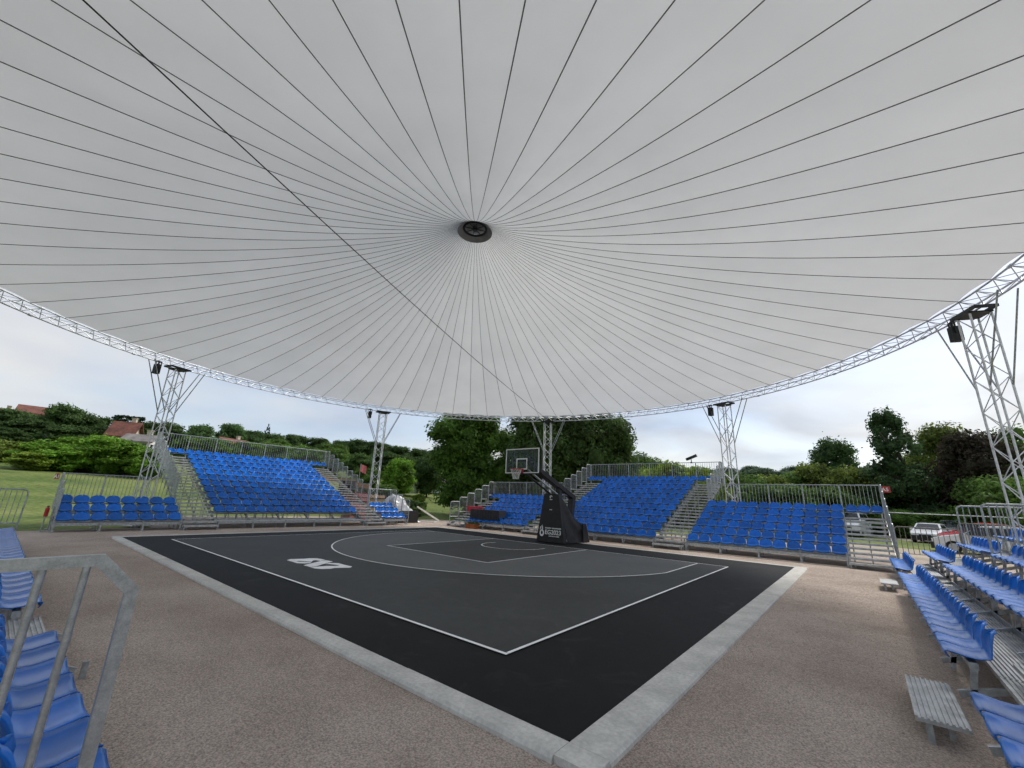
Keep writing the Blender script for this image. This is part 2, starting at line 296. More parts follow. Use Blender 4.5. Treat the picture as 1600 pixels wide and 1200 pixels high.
for k in range(ny):
    kerb_stone(CX+0.172, Y0+ly*(k+0.5), ly, -math.pi/2); kerb_stone(-CX-0.172, Y0+ly*(k+0.5), ly, math.pi/2)
for sx in (-1, 1):
    for yy, sy in ((Y0, -1), (Y1, 1)):
        b = MB(); qx, qy = sx*(CX+0.003), yy+sy*0.003; ox, oy = sx*0.34, sy*(0.24 if sy > 0 else 0.22)
        pl = [(qx, qy), (qx+ox, qy), (qx+ox, qy+oy), (qx, qy+oy)]; pl = pl if sx*sy > 0 else pl[::-1]
        b.prism(pl, -0.05, 0.0125); b.build('kerb_stone', concrete, kerb)

# ---------------------------------------------------------------- canopy
HC = Vector((0, -4.95, 0)); RM = 15.16; RE = 15.25; NG = 74; PH = R(314.25)
def prof(r): q = RE-r; return 8.0-0.27*(r/RE)**4+0.112*q+0.0120*q*q+0.929*(1/(r+1)-1/(RE+1))
RH = 0.68
canopy = thing('canopy_roof', 'huge round white membrane roof with radial seams over the court', 'canopy', HC)
def gore():
    b = MB(); da = math.pi/NG; vs = []; fs = []; nr = 26; nc = 4
    for i in range(nr+1):
        t = i/nr; r = RH+(RM-RH)*t**1.25
        for j in range(nc+1):
            u = -1+2*j/nc; rr_ = r-(0.06*(1-u*u) if i == nr else 0); a = u*da
            z = prof(rr_)+0.014*(1-u*u)*min(1, r/6)
            vs.append((rr_*math.cos(a), rr_*math.sin(a), z))
    for i in range(nr):
        for j in range(nc): q = i*(nc+1)+j; fs.append((q, q+nc+1, q+nc+2, q+1))
    b.add(vs, fs, True); return b.mesh('membrane_panel', mem)
def seam_mesh():
    b = MB(); nr = 26; ps = [(r, 0, prof(r)-0.006) for r in [RH+(RM+0.02-RH)*(i/nr)**1.25 for i in range(nr+1)]]
    vs = []
    for x, _, z in ps: wd = 0.0055+0.006*min(1, x/9); vs += [(x, -wd, z+0.003), (x, 0, z-0.012), (x, wd, z+0.003)]
    b.add(vs, sum([[(3*k, 3*k+1, 3*k+4, 3*k+3), (3*k+1, 3*k+2, 3*k+5, 3*k+4)] for k in range(nr)], [])); return b.mesh('seam', seamm)
gm, sm_ = gore(), seam_mesh()
for k in range(NG):
    a = PH+2*math.pi*k/NG; O('membrane_panel', gm, canopy, (0,0,0), (0,0,a+math.pi/NG)); O('seam', sm_, canopy, (0,0,0), (0,0,a))
b = MB(); n = 48; z0, z1 = prof(RH)-0.01, prof(RH)+0.16; vs = []
for k in range(n): a = 2*math.pi*k/n; vs += [(1.08*RH*math.cos(a), 1.08*RH*math.sin(a), z0-0.05), (0.46*math.cos(a), 0.46*math.sin(a), z1)]
b.add(vs, [(2*k, 2*((k+1) % n), 2*((k+1) % n)+1, 2*k+1) for k in range(n)], True); b.build('hub_skirt', hubgrey, canopy)
b = MB(); b.prism([(0.62*math.cos(2*math.pi*k/24), 0.62*math.sin(2*math.pi*k/24)) for k in range(24)], z1+0.12, z1+0.14); b.build('hub_cap', mat('hub_cap_cloth', (0.2, 0.2, 0.2), 0.8), canopy)
b = MB(); pr = [(0.46*math.cos(2*math.pi*k/32), 0.46*math.sin(2*math.pi*k/32), z1-0.05) for k in range(33)]; b.path(pr, 0.045, 8)
hub = b.build('hub_ring', dark, canopy)
for k in range(8):
    a = 2*math.pi*k/8+0.2; place_tube('hub_spoke', (0.1*math.cos(a), 0.1*math.sin(a), z1-0.05), (0.45*math.cos(a), 0.45*math.sin(a), z1-0.05), 0.02, dark, hub)
b = MB(); b.bar((0,0,z1-0.12), (0,0,z1+0.05), 0.1, 12); b.build('hub_core', dark, hub)
# ring truss: three chords, lacing
RB, RZ = 15.5, 7.45
ring = thing('ring_truss', 'circular aluminium lattice truss carrying the rim of the white roof', 'truss', HC)
NS = 24; SA = 2*math.pi/NS
CH = ((15.20, 7.74), (15.74, 7.74), (15.5, 7.45))
def pol(r, z, a): return Vector((r*math.cos(a), r*math.sin(a), z))
b = MB()
for r_, z_ in CH: b.path([pol(r_, z_, SA*k/5) for k in range(6)], 0.026, 6)
for r_, z_ in CH: b.bar(pol(r_, z_, -0.004), pol(r_, z_, 0.004), 0.045, 8)
seg_me = b.mesh('truss_segment', alu)
NP = 6; lac = []
for i in range(NP):
    a0, a1 = SA*i/NP, SA*(i+1)/NP; am = (a0+a1)/2
    c = CH
    lac += [((c[0], a0), (c[2], am)), ((c[2], am), (c[0], a1)), ((c[1], a0), (c[2], am)), ((c[2], am), (c[1], a1)), ((c[0], a0), (c[1], am)), ((c[1], am), (c[0], a1))]
lac_me = []
joined = MB()
for (p0, a0), (p1, a1) in lac:
    A, B = pol(*p0, a0), pol(*p1, a1); q = MB(); q.bar(A, B, 0.012, 5, cap=False); lac_me.append(q.mesh('brace', alu)); joined.bar(A, B, 0.012, 5, cap=False)
joined = joined.mesh('brace', alu)
for k in range(NS):
    a = SA*k; s = O('truss_segment', seg_me, ring, (0,0,0), (0,0,a))
    deg = math.degrees(a) % 360
    if k in (0, 1, 2, 3, 11, 12, 13, 14):
        for me in lac_me: O('brace', me, s)
    else: O('lacing', joined, s)['kind'] = 'stuff'
# towers
TW = 0.235
def tower(ang, label, flip):
    a = R(ang); base = pol(RB-0.05, 0, a)+HC; t = thing('truss_tower', label, 'tower', base, a+math.pi/2, 'lattice towers carrying the roof')
    H = RZ-0.16
    for sx in (-1, 1):
        for sy in (-1, 1): O('leg', tube(H-0.03, 0.027, alu, 8), t, (sx*TW, sy*TW, 0.02))
    pit = H/16
    def br():
        A, B = Vector((0,0,0)), Vector((2*TW, 0, pit)); b = MB(); b.bar(A, B, 0.013, 5, cap=False); return b.mesh('brace', alu)
    me = cached('tower_brace', br)
    for f in range(4):
        q = R(90*f)
        for i in range(16):
            up = (i+f) % 2
            o = O('brace', me, t, Matrix.Rotation(q, 3, 'Z') @ Vector((-TW if up == 0 else TW, -TW, pit*i)), (0, 0, q))
            if up: o.scale = (-1, 1, 1)
    b = MB(); b.box((0,0,0.01), (0.8, 0.8, 0.02)); b.box((0,0,0.03), (0.3, 0.3, 0.02)); b.build('base_plate', galv, t)
    b = MB()
    b.box((0,0,H+0.03), (0.54, 0.54, 0.04)); b.box((0.0,-0.24,H+0.1), (0.95, 0.06, 0.08)); b.box((0.0,0.24,H+0.1), (0.95, 0.06, 0.08))
    for x in (-0.42, 0.42): b.box((x, 0, H+0.11), (0.06, 0.5, 0.08))
    b.build('head_frame', dark, t)
    for sx in (-1, 1):
        for sy in (-1, 1): place_tube('strut', (sx*TW, sy*TW, H-2.1), (sx*1.22, sy*0.2, H+0.2), 0.022, galv, t)
    return t, H
def box_speaker(ang, label, off=-0.95, inw=0.0):
    a = R(ang); base = pol(RB-0.05, 0, a)+HC; t = thing('loudspeaker', label, 'loudspeaker', base+Vector((0,0,RZ-0.1)), a+math.pi/2, 'black speakers under the roof ring')
    b = MB(); b.prism([(off-0.1, -0.16), (off+0.1, -0.16), (off+0.1, 0.08), (off-0.1, 0.08)], -0.48, -0.02); b.build('cabinet', blackpad, t)
    b = MB(); b.box((off, -0.166, -0.25), (0.17, 0.012, 0.42)); b.build('grille', dark, t)
    b = MB(); b.box((off, 0, 0.05), (0.05, 0.05, 0.2)); b.box((off, 0, 0.12), (0.25, 0.05, 0.04)); b.box((off-0.115, 0, -0.06), (0.025, 0.04, 0.34)); b.box((off+0.115, 0, -0.06), (0.025, 0.04, 0.34)); b.build('bracket', dark, t)
TOWERS = {202.5: 'lattice tower behind the three-row blue block by the grass field', 157.5: 'lattice tower with a tarp heap near its foot, beside the white tarpaulin',
          112.5: 'lattice tower rising directly behind the basketball backboard stand', 67.5: 'lattice tower between the tall blue stand and the six-row block', 22.5: 'tallest-looking lattice tower beside the parked cars'}
for a_, l_ in TOWERS.items(): tower(a_, l_, 0)
for a_, l_ in ((202.5, 'black loudspeaker hanging at the tower by the grass field'), (157.5, 'small black loudspeaker hanging at the tower near the white tarpaulin'),
               (67.5, 'black loudspeaker hanging at the tower between the tall stand and six-row block'), (22.5, 'black loudspeaker hanging at the tower beside the parked cars')): box_speaker(a_, l_, 0.88)
b = MB(); A = pol(15.3, 7.52, R(112.5)); B = pol(15.3, 7.52, R(-67.5))
b.path([A+(B-A)*(k/12)+Vector((0,0,-0.25*math.sin(math.pi*k/12))) for k in range(13)], 0.012, 5)
tag(b.build('steel_cable', dark, None, HC), 'thin dark steel cable stretched straight across under the white roof', 'cable')

# ---------------------------------------------------------------- grandstands
RISE = 0.30
def seat_mesh():
    pr = [(0.016, -0.055, .165), (0.002, -0.032, .188), (0.004, -0.008, .200), (0.03, 0.006, .208), (0.09, -0.004, .213), (0.17, -0.022, .216), (0.25, -0.028, .218), (0.315, -0.014, .219),
          (0.350, 0.016, .220), (0.371, 0.060, .220), (0.385, 0.105, .216), (0.397, 0.150, .207), (0.409, 0.190, .190), (0.419, 0.219, .162), (0.430, 0.239, .122), (0.444, 0.244, .085), (0.456, 0.234, .072)]
    nu = 10; vs = []; fs = []
    for i, (y, z, hw) in enumerate(pr):
        for j in range(nu+1):
            u = -1+2*j/nu; e = abs(u)**3
            zz_, yy_ = z, y
            if i <= 1: zz_ += 0.012*e; yy_ += 0.02*e
            elif i < 8: zz_ += 0.026*e
            else: yy_ -= 0.045*abs(u)**2*min(1, (i-7)/4); zz_ -= 0.012*e*max(0, (i-10)/6)
            vs.append((u*hw, yy_, zz_))
    for i in range(len(pr)-1):
        for j in range(nu): q = i*(nu+1)+j; fs.append((q, q+1, q+nu+2, q+nu+1))
    me = bpy.data.meshes.new('seat'); me.from_pydata(vs, [], fs); bm = bmesh.new(); bm.from_mesh(me)
    bmesh.ops.recalc_face_normals(bm, faces=bm.faces); bmesh.ops.solidify(bm, geom=bm.faces[:], thickness=0.008); bm.to_mesh(me); bm.free()
    me.polygons.foreach_set('use_smooth', [True]*len(me.polygons)); me.materials.append(blue); return me
SEAT = seat_mesh()
def ribbed(length, depth, th=0.045, pitch=0.036):     # deck plank with raised ribs running along x
    def f():
        n = max(3, int(depth/pitch)); pt = depth/n; prof_ = []
        for k in range(n): prof_ += [(k*pt+0.004, 0), (k*pt+pt*0.45, 0), (k*pt+pt*0.5, -0.012), (k*pt+pt-0.002, -0.012)]
        prof_ = [(0, -th), (0, 0)]+prof_+[(depth, 0), (depth, -th)]; n = len(prof_); b = MB()
        b.add([(0.003, y, z) for y, z in prof_]+[(length-0.003, y, z) for y, z in prof_], [tuple(range(n)), tuple(range(n, 2*n))[::-1]]+[(k, n+k, n+(k+1) % n, (k+1) % n) for k in range(n)])
        return b.mesh('deck_plank', deckm)
    return cached(('rib', round(length, 3), round(depth, 3), th), f)
def rail(parent, a, c, zb, zt, name='railing_panel', rnd=None, pitch=0.13, m=None, r=0.022, rb=0.010, lean=None):
    """railing panel from a to c (x,y), bottom rail zb, top rail zt; rnd='a' rounds the top corner at a"""
    m = m or galv
    a, c = Vector((*a, 0)), Vector((*c, 0)); d = c-a; ln = d.length; e = d/ln; b = MB(); up = Vector((0,0,1))
    z0 = zb-0.42
    if rnd:
        q = min(0.11, ln*0.4)
        b.path([a+up*z0, a+up*(zt-q), a+e*q*0.3+up*(zt-q*0.3), a+e*q+up*zt, c+up*zt], r, 6)
    else: b.path([a+up*z0, a+up*zt, c+up*zt], r, 6)
    b.bar(c+up*z0, c+up*zt, r, 6); b.bar(a+up*zb, c+up*zb, r*0.8, 6)
    o = b.build(name, m, parent)
    n = max(1, int(round(ln/pitch))-1); tb = tube(zt-zb, rb, m, 6)
    for k in range(n): O('baluster', tb, o, a+e*ln*(k+1)/(n+1)+up*zb)
    return o
def frame_at(parent, x, d, k0, N, front=0.0, mm=None):
    b = MB(); yb = d*(N-1)+0.5
    b.beam((x, front+0.05, 0.06), (x, yb, RISE*N-0.24), 0.045, 0.06)
    for k in range(k0, N+1):
        y = d*(k-1); z = RISE*(k-1)
        b.beam((x, y+0.14, z-0.02), (x, y+0.2, z+0.32), 0.045, 0.05)
        if k % 2 == 0 or k == N: b.bar((x, y+0.3, -0.04), (x, y+0.3, z+0.1), 0.024, 6); b.box((x, y+0.3, -0.03), (0.16, 0.16, 0.015))
        if k % 4 == 0 and k > 2: b.bar((x, y+0.3, z-0.1), (x, y+0.3-2*d, 0.1), 0.018, 5)
    b.build('support_frame', mm or galv, parent)
def stand(label, org, rz, x0, x1, rows, d, ns_, k0=1, rear=True, ends=(), ribs=None, group=None, rear_x=None, extra=(), beam=True, long_rails=(), near=False, front=True):
    t = thing('grandstand', label, 'grandstand', org, rz, group); N = rows; ln = x1-x0; nm = max(1, round(ln/1.41)); mod = ln/nm
    sp = ln/ns_
    for k in range(k0, N+1):
        y = d*(k-1); z = RISE*(k-1)
        for i in range(ns_):
            O('seat', SEAT, t, (x0+sp*(i+0.5)+random.uniform(-.006, .006), y+random.uniform(-.004, .004), z+0.42), (0, 0, random.uniform(-.012, .012)), (sp/0.452, 1, 1))
        b = MB(); b.box(((x0+x1)/2, y+0.2, z+0.345), (ln-0.02, 0.07, 0.06)); b.build('seat_beam', galv, t)
        if k >= 2:
            ya = (y-d+0.36) if k > k0 else (y-d+0.02); dep = y+0.1-ya
            for i in range(nm): O('deck_plank', ribbed(mod, dep), t, (x0+mod*i, ya, z))
            b = MB(); b.box(((x0+x1)/2, ya+dep+0.012, z+0.02), (ln-0.01, 0.02, 0.1)); b.build('riser', galv, t)
    for i in range(nm+1): frame_at(t, min(max(x0+mod*i, x0+0.03), x1-0.03), d, k0, N)
    if front:
        fz = 0.24
        b = MB(); b.box(((x0+x1)/2, 0.03, fz), (ln-0.01, 0.05, 0.11)); b.build('front_beam', galv, t)
        for i in range(nm+1):
            b = MB(); x = min(max(x0+mod*i, x0+0.03), x1-0.03); b.box((x, -0.022, 0.14), (0.055, 0.05, 0.36)); b.box((x, -0.022, -0.03), (0.15, 0.13, 0.02)); b.build('front_post', galv, t)
    zt = 0.42+RISE*(N-1)+1.1; yr = d*(N-1)+0.56
    if rear:
        xa, xb = rear_x or (x0, x1); n = max(1, round((xb-xa)/1.41)); q = (xb-xa)/n
        for i in range(n): rail(t, (xa+q*i+0.012, yr), (xa+q*(i+1)-0.012, yr), zt-1.0, zt)
    for x, ka, kb in ends:
        for k in range(ka, kb+1):
            rail(t, (x, d*(k-1)+0.05-(0.1 if k == ka else 0)), (x, d*k+0.0), RISE*(k-1)+0.55, 0.42+RISE*(k-1)+1.1, rnd='a', pitch=0.12, m=galv_near if near else None)
    for x in long_rails: rail(t, (x, 2*d+0.2), (x, 4*d+0.6), 0.85, 2.17, rnd='a', pitch=0.14, r=0.026, rb=0.013)
    for xa, xb, kk in extra:              # seats bridging the stair heads on the top row
        n = max(1, round((xb-xa)/0.47)); s2 = (xb-xa)/n; y = d*(kk-1); z = RISE*(kk-1)
        for i in range(n): O('seat', SEAT, t, (xa+s2*(i+0.5), y, z+0.42), (0,0,0), (s2/0.46, 1, 1))
        b = MB(); b.box(((xa+xb)/2, y+0.2, z+0.365), (xb-xa-0.02, 0.07, 0.06)); b.box(((xa+xb)/2, y+0.0, z+0.0), (xb-xa-0.02, 0.4, 0.04)); b.build('seat_beam', galv, t)
    return t
def stairs(label, org, rz, x0, x1, rows, d, j0=0, near=False, decks=False):
    t = thing('stairway', label, 'stairs', org, rz); w_ = x1-x0-0.06; n = 2*rows-1
    for j in range(j0, n):
        z = 0.15*(j+1); y = d*0.5*j-0.36; dep = 0.34
        if decks and j % 2:
            k = (j+1)//2; O('deck_plank', ribbed(x1-x0, 0.57), t, (x0, d*(k-1)+0.36, z)); continue
        O('tread', ribbed(w_, dep, 0.04 if decks else 0.065), t, (x0+0.03, y, z))
        b = MB()
        for x in ((x0+0.18, x1-0.18) if decks else (x0+0.18, (x0+x1)/2, x1-0.18)): b.box((x, y+0.22, z-0.1), (0.035, 0.035, 0.12))
        b.build('tread_support', galv, t)
    for x in (() if decks else (x0+0.03, x1-0.03)):
        b = MB(); b.beam((x, -0.2, 0.02), (x, d*0.5*(n-1)-0.1, 0.15*n-0.1), 0.03, 0.12)
        b.build('stringer', galv, t)
    b = MB()
    for x in (x0+0.06, x1-0.06): b.box((x, -0.28, 0.035), (0.045, 0.045, 0.15))
    b.build('foot', galv, t); return t
# side behind the far-left sideline: rows face +x; local x = world y
LS, D1 = (-12.08, 0, 0), 0.73
stand('low three-row block of blue seats by the grass field', LS, R(90), -13.6, -9.72, 3, D1, 8, ends=((-13.6, 1, 3),), group='blue-seat blocks along the far-left sideline')
stairs('steel stairway between the three-row block by the grass and the tall stand', LS, R(90), -9.72, -8.36, 12, D1)
stand('tall eleven-row stand of blue seats raised over a front walkway', LS, R(90), -8.36, -0.82, 12, D1, 16, k0=2, rear_x=(-9.72, 0.54), extra=((-9.72, -8.4, 12), (-0.78, 0.54, 12)), ends=((-9.74, 4, 12), (0.56, 4, 12)), group='blue-seat blocks along the far-left sideline')
stairs('steel stairway between the tall walkway stand and the four-seat block near the tarpaulin', LS, R(90), -0.82, 0.54, 12, D1)
stand('tiny three-row block, four blue seats wide, beside the white tarpaulin', LS, R(90), 0.54, 2.32, 3, D1, 4, ends=((2.34, 1, 3),), group='blue-seat blocks along the far-left sideline')
# side behind the basket: rows face -y; local x = world x
RS = (0, 4.56, 0)
stairs('steel stairway at the end of the block beside the big trees, red box on it', RS, 0, -10.4, -9.02, 6, D1)
stand('six-row block of blue seats behind the black cloth table', RS, 0, -9.02, -4.15, 6, D1, 10, rear_x=(-10.4, -4.2), extra=((-10.38, -9.05, 6),), ends=((-10.42, 1, 6),), group='blue-seat blocks behind the basket')
stairs('steel stairway partly hidden behind the basketball stand', RS, 0, -4.15, -2.76, 11, D1)
stand('tall eleven-row block of blue seats behind the basketball stand', RS, 0, -2.76, 3.4, 11, D1, 13, rear_x=(-4.15, 4.79), extra=((-4.13, -2.8, 11), (3.44, 4.76, 11)), ends=((-4.17, 7, 11), (4.79, 7, 11)), group='blue-seat blocks behind the basket')
stairs('steel stairway between the tall block behind the basket and the twelve-wide block', RS, 0, 3.4, 4.77, 11, D1)
stand('six-row block of blue seats, twelve wide, beside the end stairway', RS, 0, 4.81, 10.43, 6, D1, 12, rear_x=(4.85, 11.78), extra=((10.5, 11.75, 6),), ends=((11.8, 1, 6),), group='blue-seat blocks behind the basket')
stairs('open steel stairway at the end of the six-row block nearest the cars', RS, 0, 10.43, 11.78, 6, D1)
# side at the right: rows face -x; local x = -world y
RN, D2 = (11.53, 0, 0), 0.83
stand('short group of blue seat rows nearest the parked cars', RN, R(-90), -4.15, -0.5, 4, D2, 8, rear=False, long_rails=(-4.18, -0.48), group='blue-seat rows along the right touchline', front=False)
stairs('narrow step aisle between the seat rows close to the parked cars', RN, R(-90), -0.5, 0.56, 4, D2, decks=True)
stand('long run of blue seat rows along the right side of the court', RN, R(-90), 0.56, 8.58, 4, D2, 17, rear=False, group='blue-seat rows along the right touchline', front=False)
stairs('step aisle with a ribbed metal tread in the lower right corner', RN, R(-90), 8.6, 9.9, 4, D2, near=True, decks=True)
stand('blue seats cut off by the lower right corner of the picture', RN, R(-90), 9.92, 13.6, 4, D2, 8, rear=False, group='blue-seat rows along the right touchline', front=False)
# side at the near left: rows face +y; local x = -world x
LN = (0, -14.66, 0)
stand('long run of blue seats seen end-on behind the grey handrail, beyond the gap', LN, R(180), -3.56, 8.2, 2, D1, 25, rear=False, ends=((8.25, 1, 2),), group='blue-seat rows at the near left', front=False)
stairs('step aisle between the two blue seat runs behind the grey handrail', LN, R(180), -5.0, -3.56, 2, D1, j0=1)
nb = stand('blue seats in the lower left corner behind the grey handrail', LN, R(180), -9.1, -5.0, 2, D1, 9, rear=False, group='blue-seat rows at the near left', front=False)
# the handrail that closes the near block, square tube with a cut-off corner
hr = thing('handrail', 'grey galvanised handrail with a cut-off corner and upright bars, close up', 'handrail', (9.06, 0, 0))
b = MB()
ztop = 1.555; yf, yc = -14.985, -15.085
pth = [(-17.2, -0.03), (-17.2, ztop), (yc, ztop), (yf, ztop-0.105), (yf, -0.03)]; vs = []
for k, q in enumerate(pth):
    q = Vector(q); d0 = (q-Vector(pth[k-1])).normalized() if k else (Vector(pth[1])-q).normalized(); d1 = (Vector(pth[k+1])-q).normalized() if k < 4 else d0
    n0, n1 = Vector((-d0.y, d0.x)), Vector((-d1.y, d1.x)); mt = (n0+n1).normalized(); mt = mt*(0.018/mt.dot(n0))
    for sx in (-0.0125, 0.0125):
        for sg in (-1, 1): e = q+mt*sg; vs.append((sx, e.x, e.y))
fs = []
for k in range(4):
    o0, o1 = 4*k, 4*k+4; fs += [(o0, o0+1, o1+1, o1), (o0+2, o1+2, o1+3, o0+3), (o0, o1, o1+2, o0+2), (o0+1, o0+3, o1+3, o1+1)]
b.add(vs, fs+[(0, 2, 3, 1), (16, 17, 19, 18)])
b.build('frame', galv_near, hr)
for k in range(20):
    y = yc-0.03-0.1*k; b = MB(); b.bar((0, y, 0.4), (0, y, ztop-0.012), 0.0108, 12); b.build('bar', galv_near, hr)
b = MB(); b.beam((0, -17.2, 0.4), (0, yf, 0.4), 0.03, 0.04); b.build('bottom_rail', galv_near, hr)

# ---------------------------------------------------------------- basketball goal
g = thing('basketball_goal', 'black portable basketball goal with glass backboard and padded lettered base', 'basketball goal', (0, 0, 0))
b = MB()   # padded front
v = [(-0.74, 1.02, 0.03), (0.74, 1.02, 0.03), (0.40, 1.10, 2.12), (-0.40, 1.10, 2.12), (-0.78, 1.22, 0.03), (0.78, 1.22, 0.03), (0.42, 1.30, 2.12), (-0.42, 1.30, 2.12)]
b.add(v, [(0,1,2,3), (1,5,6,2), (5,4,7,6), (4,0,3,7), (3,2,6,7), (0,4,5,1)]); b.build('front_pad', blackpad, g)
b = MB()   # fabric skirt sloping to the rear with sagging folds
nx_, ny_ = 14, 10; vs = []; fs = []
for side in (-1, 1):
    o0 = len(vs)
    for i in range(nx_+1):
        t_ = i/nx_; y = 1.24+1.55*t_; ztop_ = 2.0*(1-t_)**1.15+0.62*t_+0.06*math.sin(9*t_); xw = 0.42+(0.80-0.42)*t_
        for j in range(ny_+1):
            s_ = j/ny_; z = 0.03+(ztop_-0.03)*s_; x = (0.78+0.12*t_)*(1-s_)+xw*s_+0.035*math.sin(7*s_+5*t_)*math.sin(math.pi*s_)
            vs.append((side*x, y, z))
    for i in range(nx_):
        for j in range(ny_):
            q = o0+i*(ny_+1)+j; f_ = (q, q+ny_+1, q+ny_+2, q+1); fs.append(f_ if side > 0 else f_[::-1])
o1 = (nx_+1)*(ny_+1)
for i in range(nx_):
    fs.append((i*(ny_+1)+ny_, (i+1)*(ny_+1)+ny_, o1+(i+1)*(ny_+1)+ny_, o1+i*(ny_+1)+ny_))
b.add(vs, fs, False); b.build('fabric_skirt', blackfab, g)
b = MB(); pl = [(2.40, 0.02), (2.95, 0.02), (2.86, 0.35), (2.66, 0.85), (2.40, 0.86)]
for sx in (-0.9, 0.9):
    b.add([(sx+e, y, z) for e in (-0.03, 0.03) for y, z in pl], [(0,1,2,3,4), (9,8,7,6,5)]+[(k, 5+k, 5+(k+1) % 5, (k+1) % 5) for k in range(5)])
b.box((0, 2.75, 0.3), (1.75, 0.1, 0.52)); b.build('counterweight_box', dark, g)
b = MB(); b.beam((0.9, 2.99, 0.02), (0.9, 2.90, 0.36), 0.04, 0.02); b.beam((0.9, 2.90, 0.36), (0.9, 2.69, 0.87), 0.04, 0.02); b.build('rear_edge_trim', galv, g)
b = MB(); b.beam((0, 3.05, 1.98), (0, 0.1, 3.08), 0.3, 0.2); b.beam((0, 0.12, 3.08), (0, -0.85, 3.55), 0.22, 0.2); b.build('main_arm', blackpad, g)
for sx in (-0.14, 0.14):
    b = MB(); b.bar((sx*1.3, 1.35, 2.1), (sx*1.3, -0.98, 3.05), 0.045, 8); b.build('lower_arm', galv if sx > 0 else dark, g)
b = MB(); b.beam((0, 2.95, 2.02), (0, 2.75, 1.0), 0.28, 0.24); b.beam((0, 1.75, 2.45), (0, 1.75, 0.3), 0.2, 0.2); b.build('mast', dark, g)
b = MB(); b.bar((0, 2.9, 2.15), (0, 1.5, 2.1), 0.05, 8); b.build('gas_spring', galv, g)
b = MB()
b.beam((-0.55, -1.08, 2.98), (-0.55, -1.08, 3.86), 0.06, 0.06); b.beam((0.55, -1.08, 2.98), (0.55, -1.08, 3.86), 0.06, 0.06); b.beam((-0.6, -1.05, 3.45), (0.6, -1.05, 3.45), 0.06, 0.1); b.beam((0, -1.04, 2.95), (0, -1.04, 3.5), 0.14, 0.06)
b.box((0.93, -1.05, 3.4), (0.05, 0.08, 0.9)); b.build('board_carrier', dark, g)
bb = O('backboard', None, g, (0, -1.2, 3.425))
b = MB(); b.box((0, 0.012, 0), (1.72, 0.014, 0.97)); b.build('glass_pane', glass, bb)
b = MB()
for c_, d_ in (((0, 0.01, 0.505), (1.8, 0.035, 0.04)), ((0, 0.01, -0.505), (1.8, 0.035, 0.04)), ((-0.88, 0.01, 0), (0.04, 0.034, 0.97)), ((0.88, 0.01, 0), (0.04, 0.034, 0.97))): b.box(c_, d_)
b.build('board_frame', white, bb)
b = MB()
for c_, d_ in (((0, 0.0, 0.08), (0.59, 0.006, 0.05)), ((0, 0.0, -0.35), (0.59, 0.006, 0.05)), ((-0.27, 0.0, -0.135), (0.05, 0.006, 0.38)), ((0.27, 0.0, -0.135), (0.05, 0.006, 0.38))): b.box(c_, d_)
b.build('target_square', white, bb)
b = MB(); b.box((0, 0.01, -0.545), (1.8, 0.06, 0.045)); b.build('lower_pad', blackpad, bb)
rim = O('rim', None, g, (0, -1.575, 3.05)); b = MB(); b.path([(0.2286*math.cos(2*math.pi*k/28), 0.2286*math.sin(2*math.pi*k/28), 0) for k in range(29)], 0.013, 8); b.build('hoop', red, rim)
b = MB(); b.box((0, 0.31, -0.02), (0.16, 0.14, 0.05)); b.box((0, 0.368, -0.06), (0.24, 0.02, 0.2)); b.beam((-0.1, 0.2, -0.01), (-0.1, 0.36, -0.08), 0.02, 0.02); b.beam((0.1, 0.2, -0.01), (0.1, 0.36, -0.08), 0.02, 0.02); b.build('rim_bracket', red, rim)
b = MB(); lv = [(0.225, -0.02), (0.2, -0.12), (0.165, -0.22), (0.135, -0.32), (0.125, -0.42)]; n = 12
for i in range(len(lv)-1):
    for k in range(n):
        for s in (-0.5, 0.5):
            a0, a1 = 2*math.pi*(k+0.5*(i % 2))/n, 2*math.pi*(k+0.5*(i % 2)+s)/n
            b.bar((lv[i][0]*math.cos(a0), lv[i][0]*math.sin(a0), lv[i][1]), (lv[i+1][0]*math.cos(a1), lv[i+1][0]*math.sin(a1), lv[i+1][1]), 0.007, 4, cap=False)
b.build('net', netm, rim)
def face_y(z): return 1.02+0.08*(z-0.03)/2.09-0.012
RX = math.pi/2-math.atan(0.08/2.09)
o = O('lettering', text_mesh('EG2023', 0.27, white, 0.004), g, (0.16, face_y(0.40), 0.36), (RX, 0, 0))
o = O('lettering', text_mesh('KRAK\u00d3W  MA\u0141OPOLSKA', 0.075, white, 0.002), g, (0.16, face_y(0.62), 0.60), (RX, 0, 0))
o = O('lettering', text_mesh('EUROPEAN GAMES', 0.065, white, 0.001), g, (0.22, face_y(0.3), 0.265), (RX, 0, 0))
def emblem(pts, x, z, name='emblem'):
    b = MB(); n = len(pts); b.prism(pts, 0, 0.006); b.build(name, white, g, (x, face_y(z), z), (RX, 0, 0))
ring_o = [(0.12*math.cos(R(20*k+100)), 0.15*math.sin(R(20*k+100))) for k in range(18)]; ring_i = [(0.055*math.cos(R(20*k+100)), 0.01+0.085*math.sin(R(20*k+100))) for k in range(18)]
emblem(ring_o+[ring_o[0]]+[ring_i[0]]+ring_i[::-1], -0.44, 0.40)
emblem([(-0.11, 0.12), (-0.07, 0.16), (-0.02, 0.32), (-0.10, 0.24)], -0.44, 0.40); emblem([(0.0, 0.16), (0.06, 0.15), (0.05, 0.24), (0.02, 0.36)], -0.44, 0.40)
emblem([(0.075*math.cos(R(20*k)), 0.07*math.sin(R(20*k))) for k in range(14)]+[(0.03*math.cos(R(260-20*k)), 0.03*math.sin(R(260-20*k))) for k in range(14)], 0.0, 1.99)
emblem([(-0.07, -0.13), (0.08, -0.13), (0.08, -0.105), (-0.07, -0.105)], 0.0, 1.99)
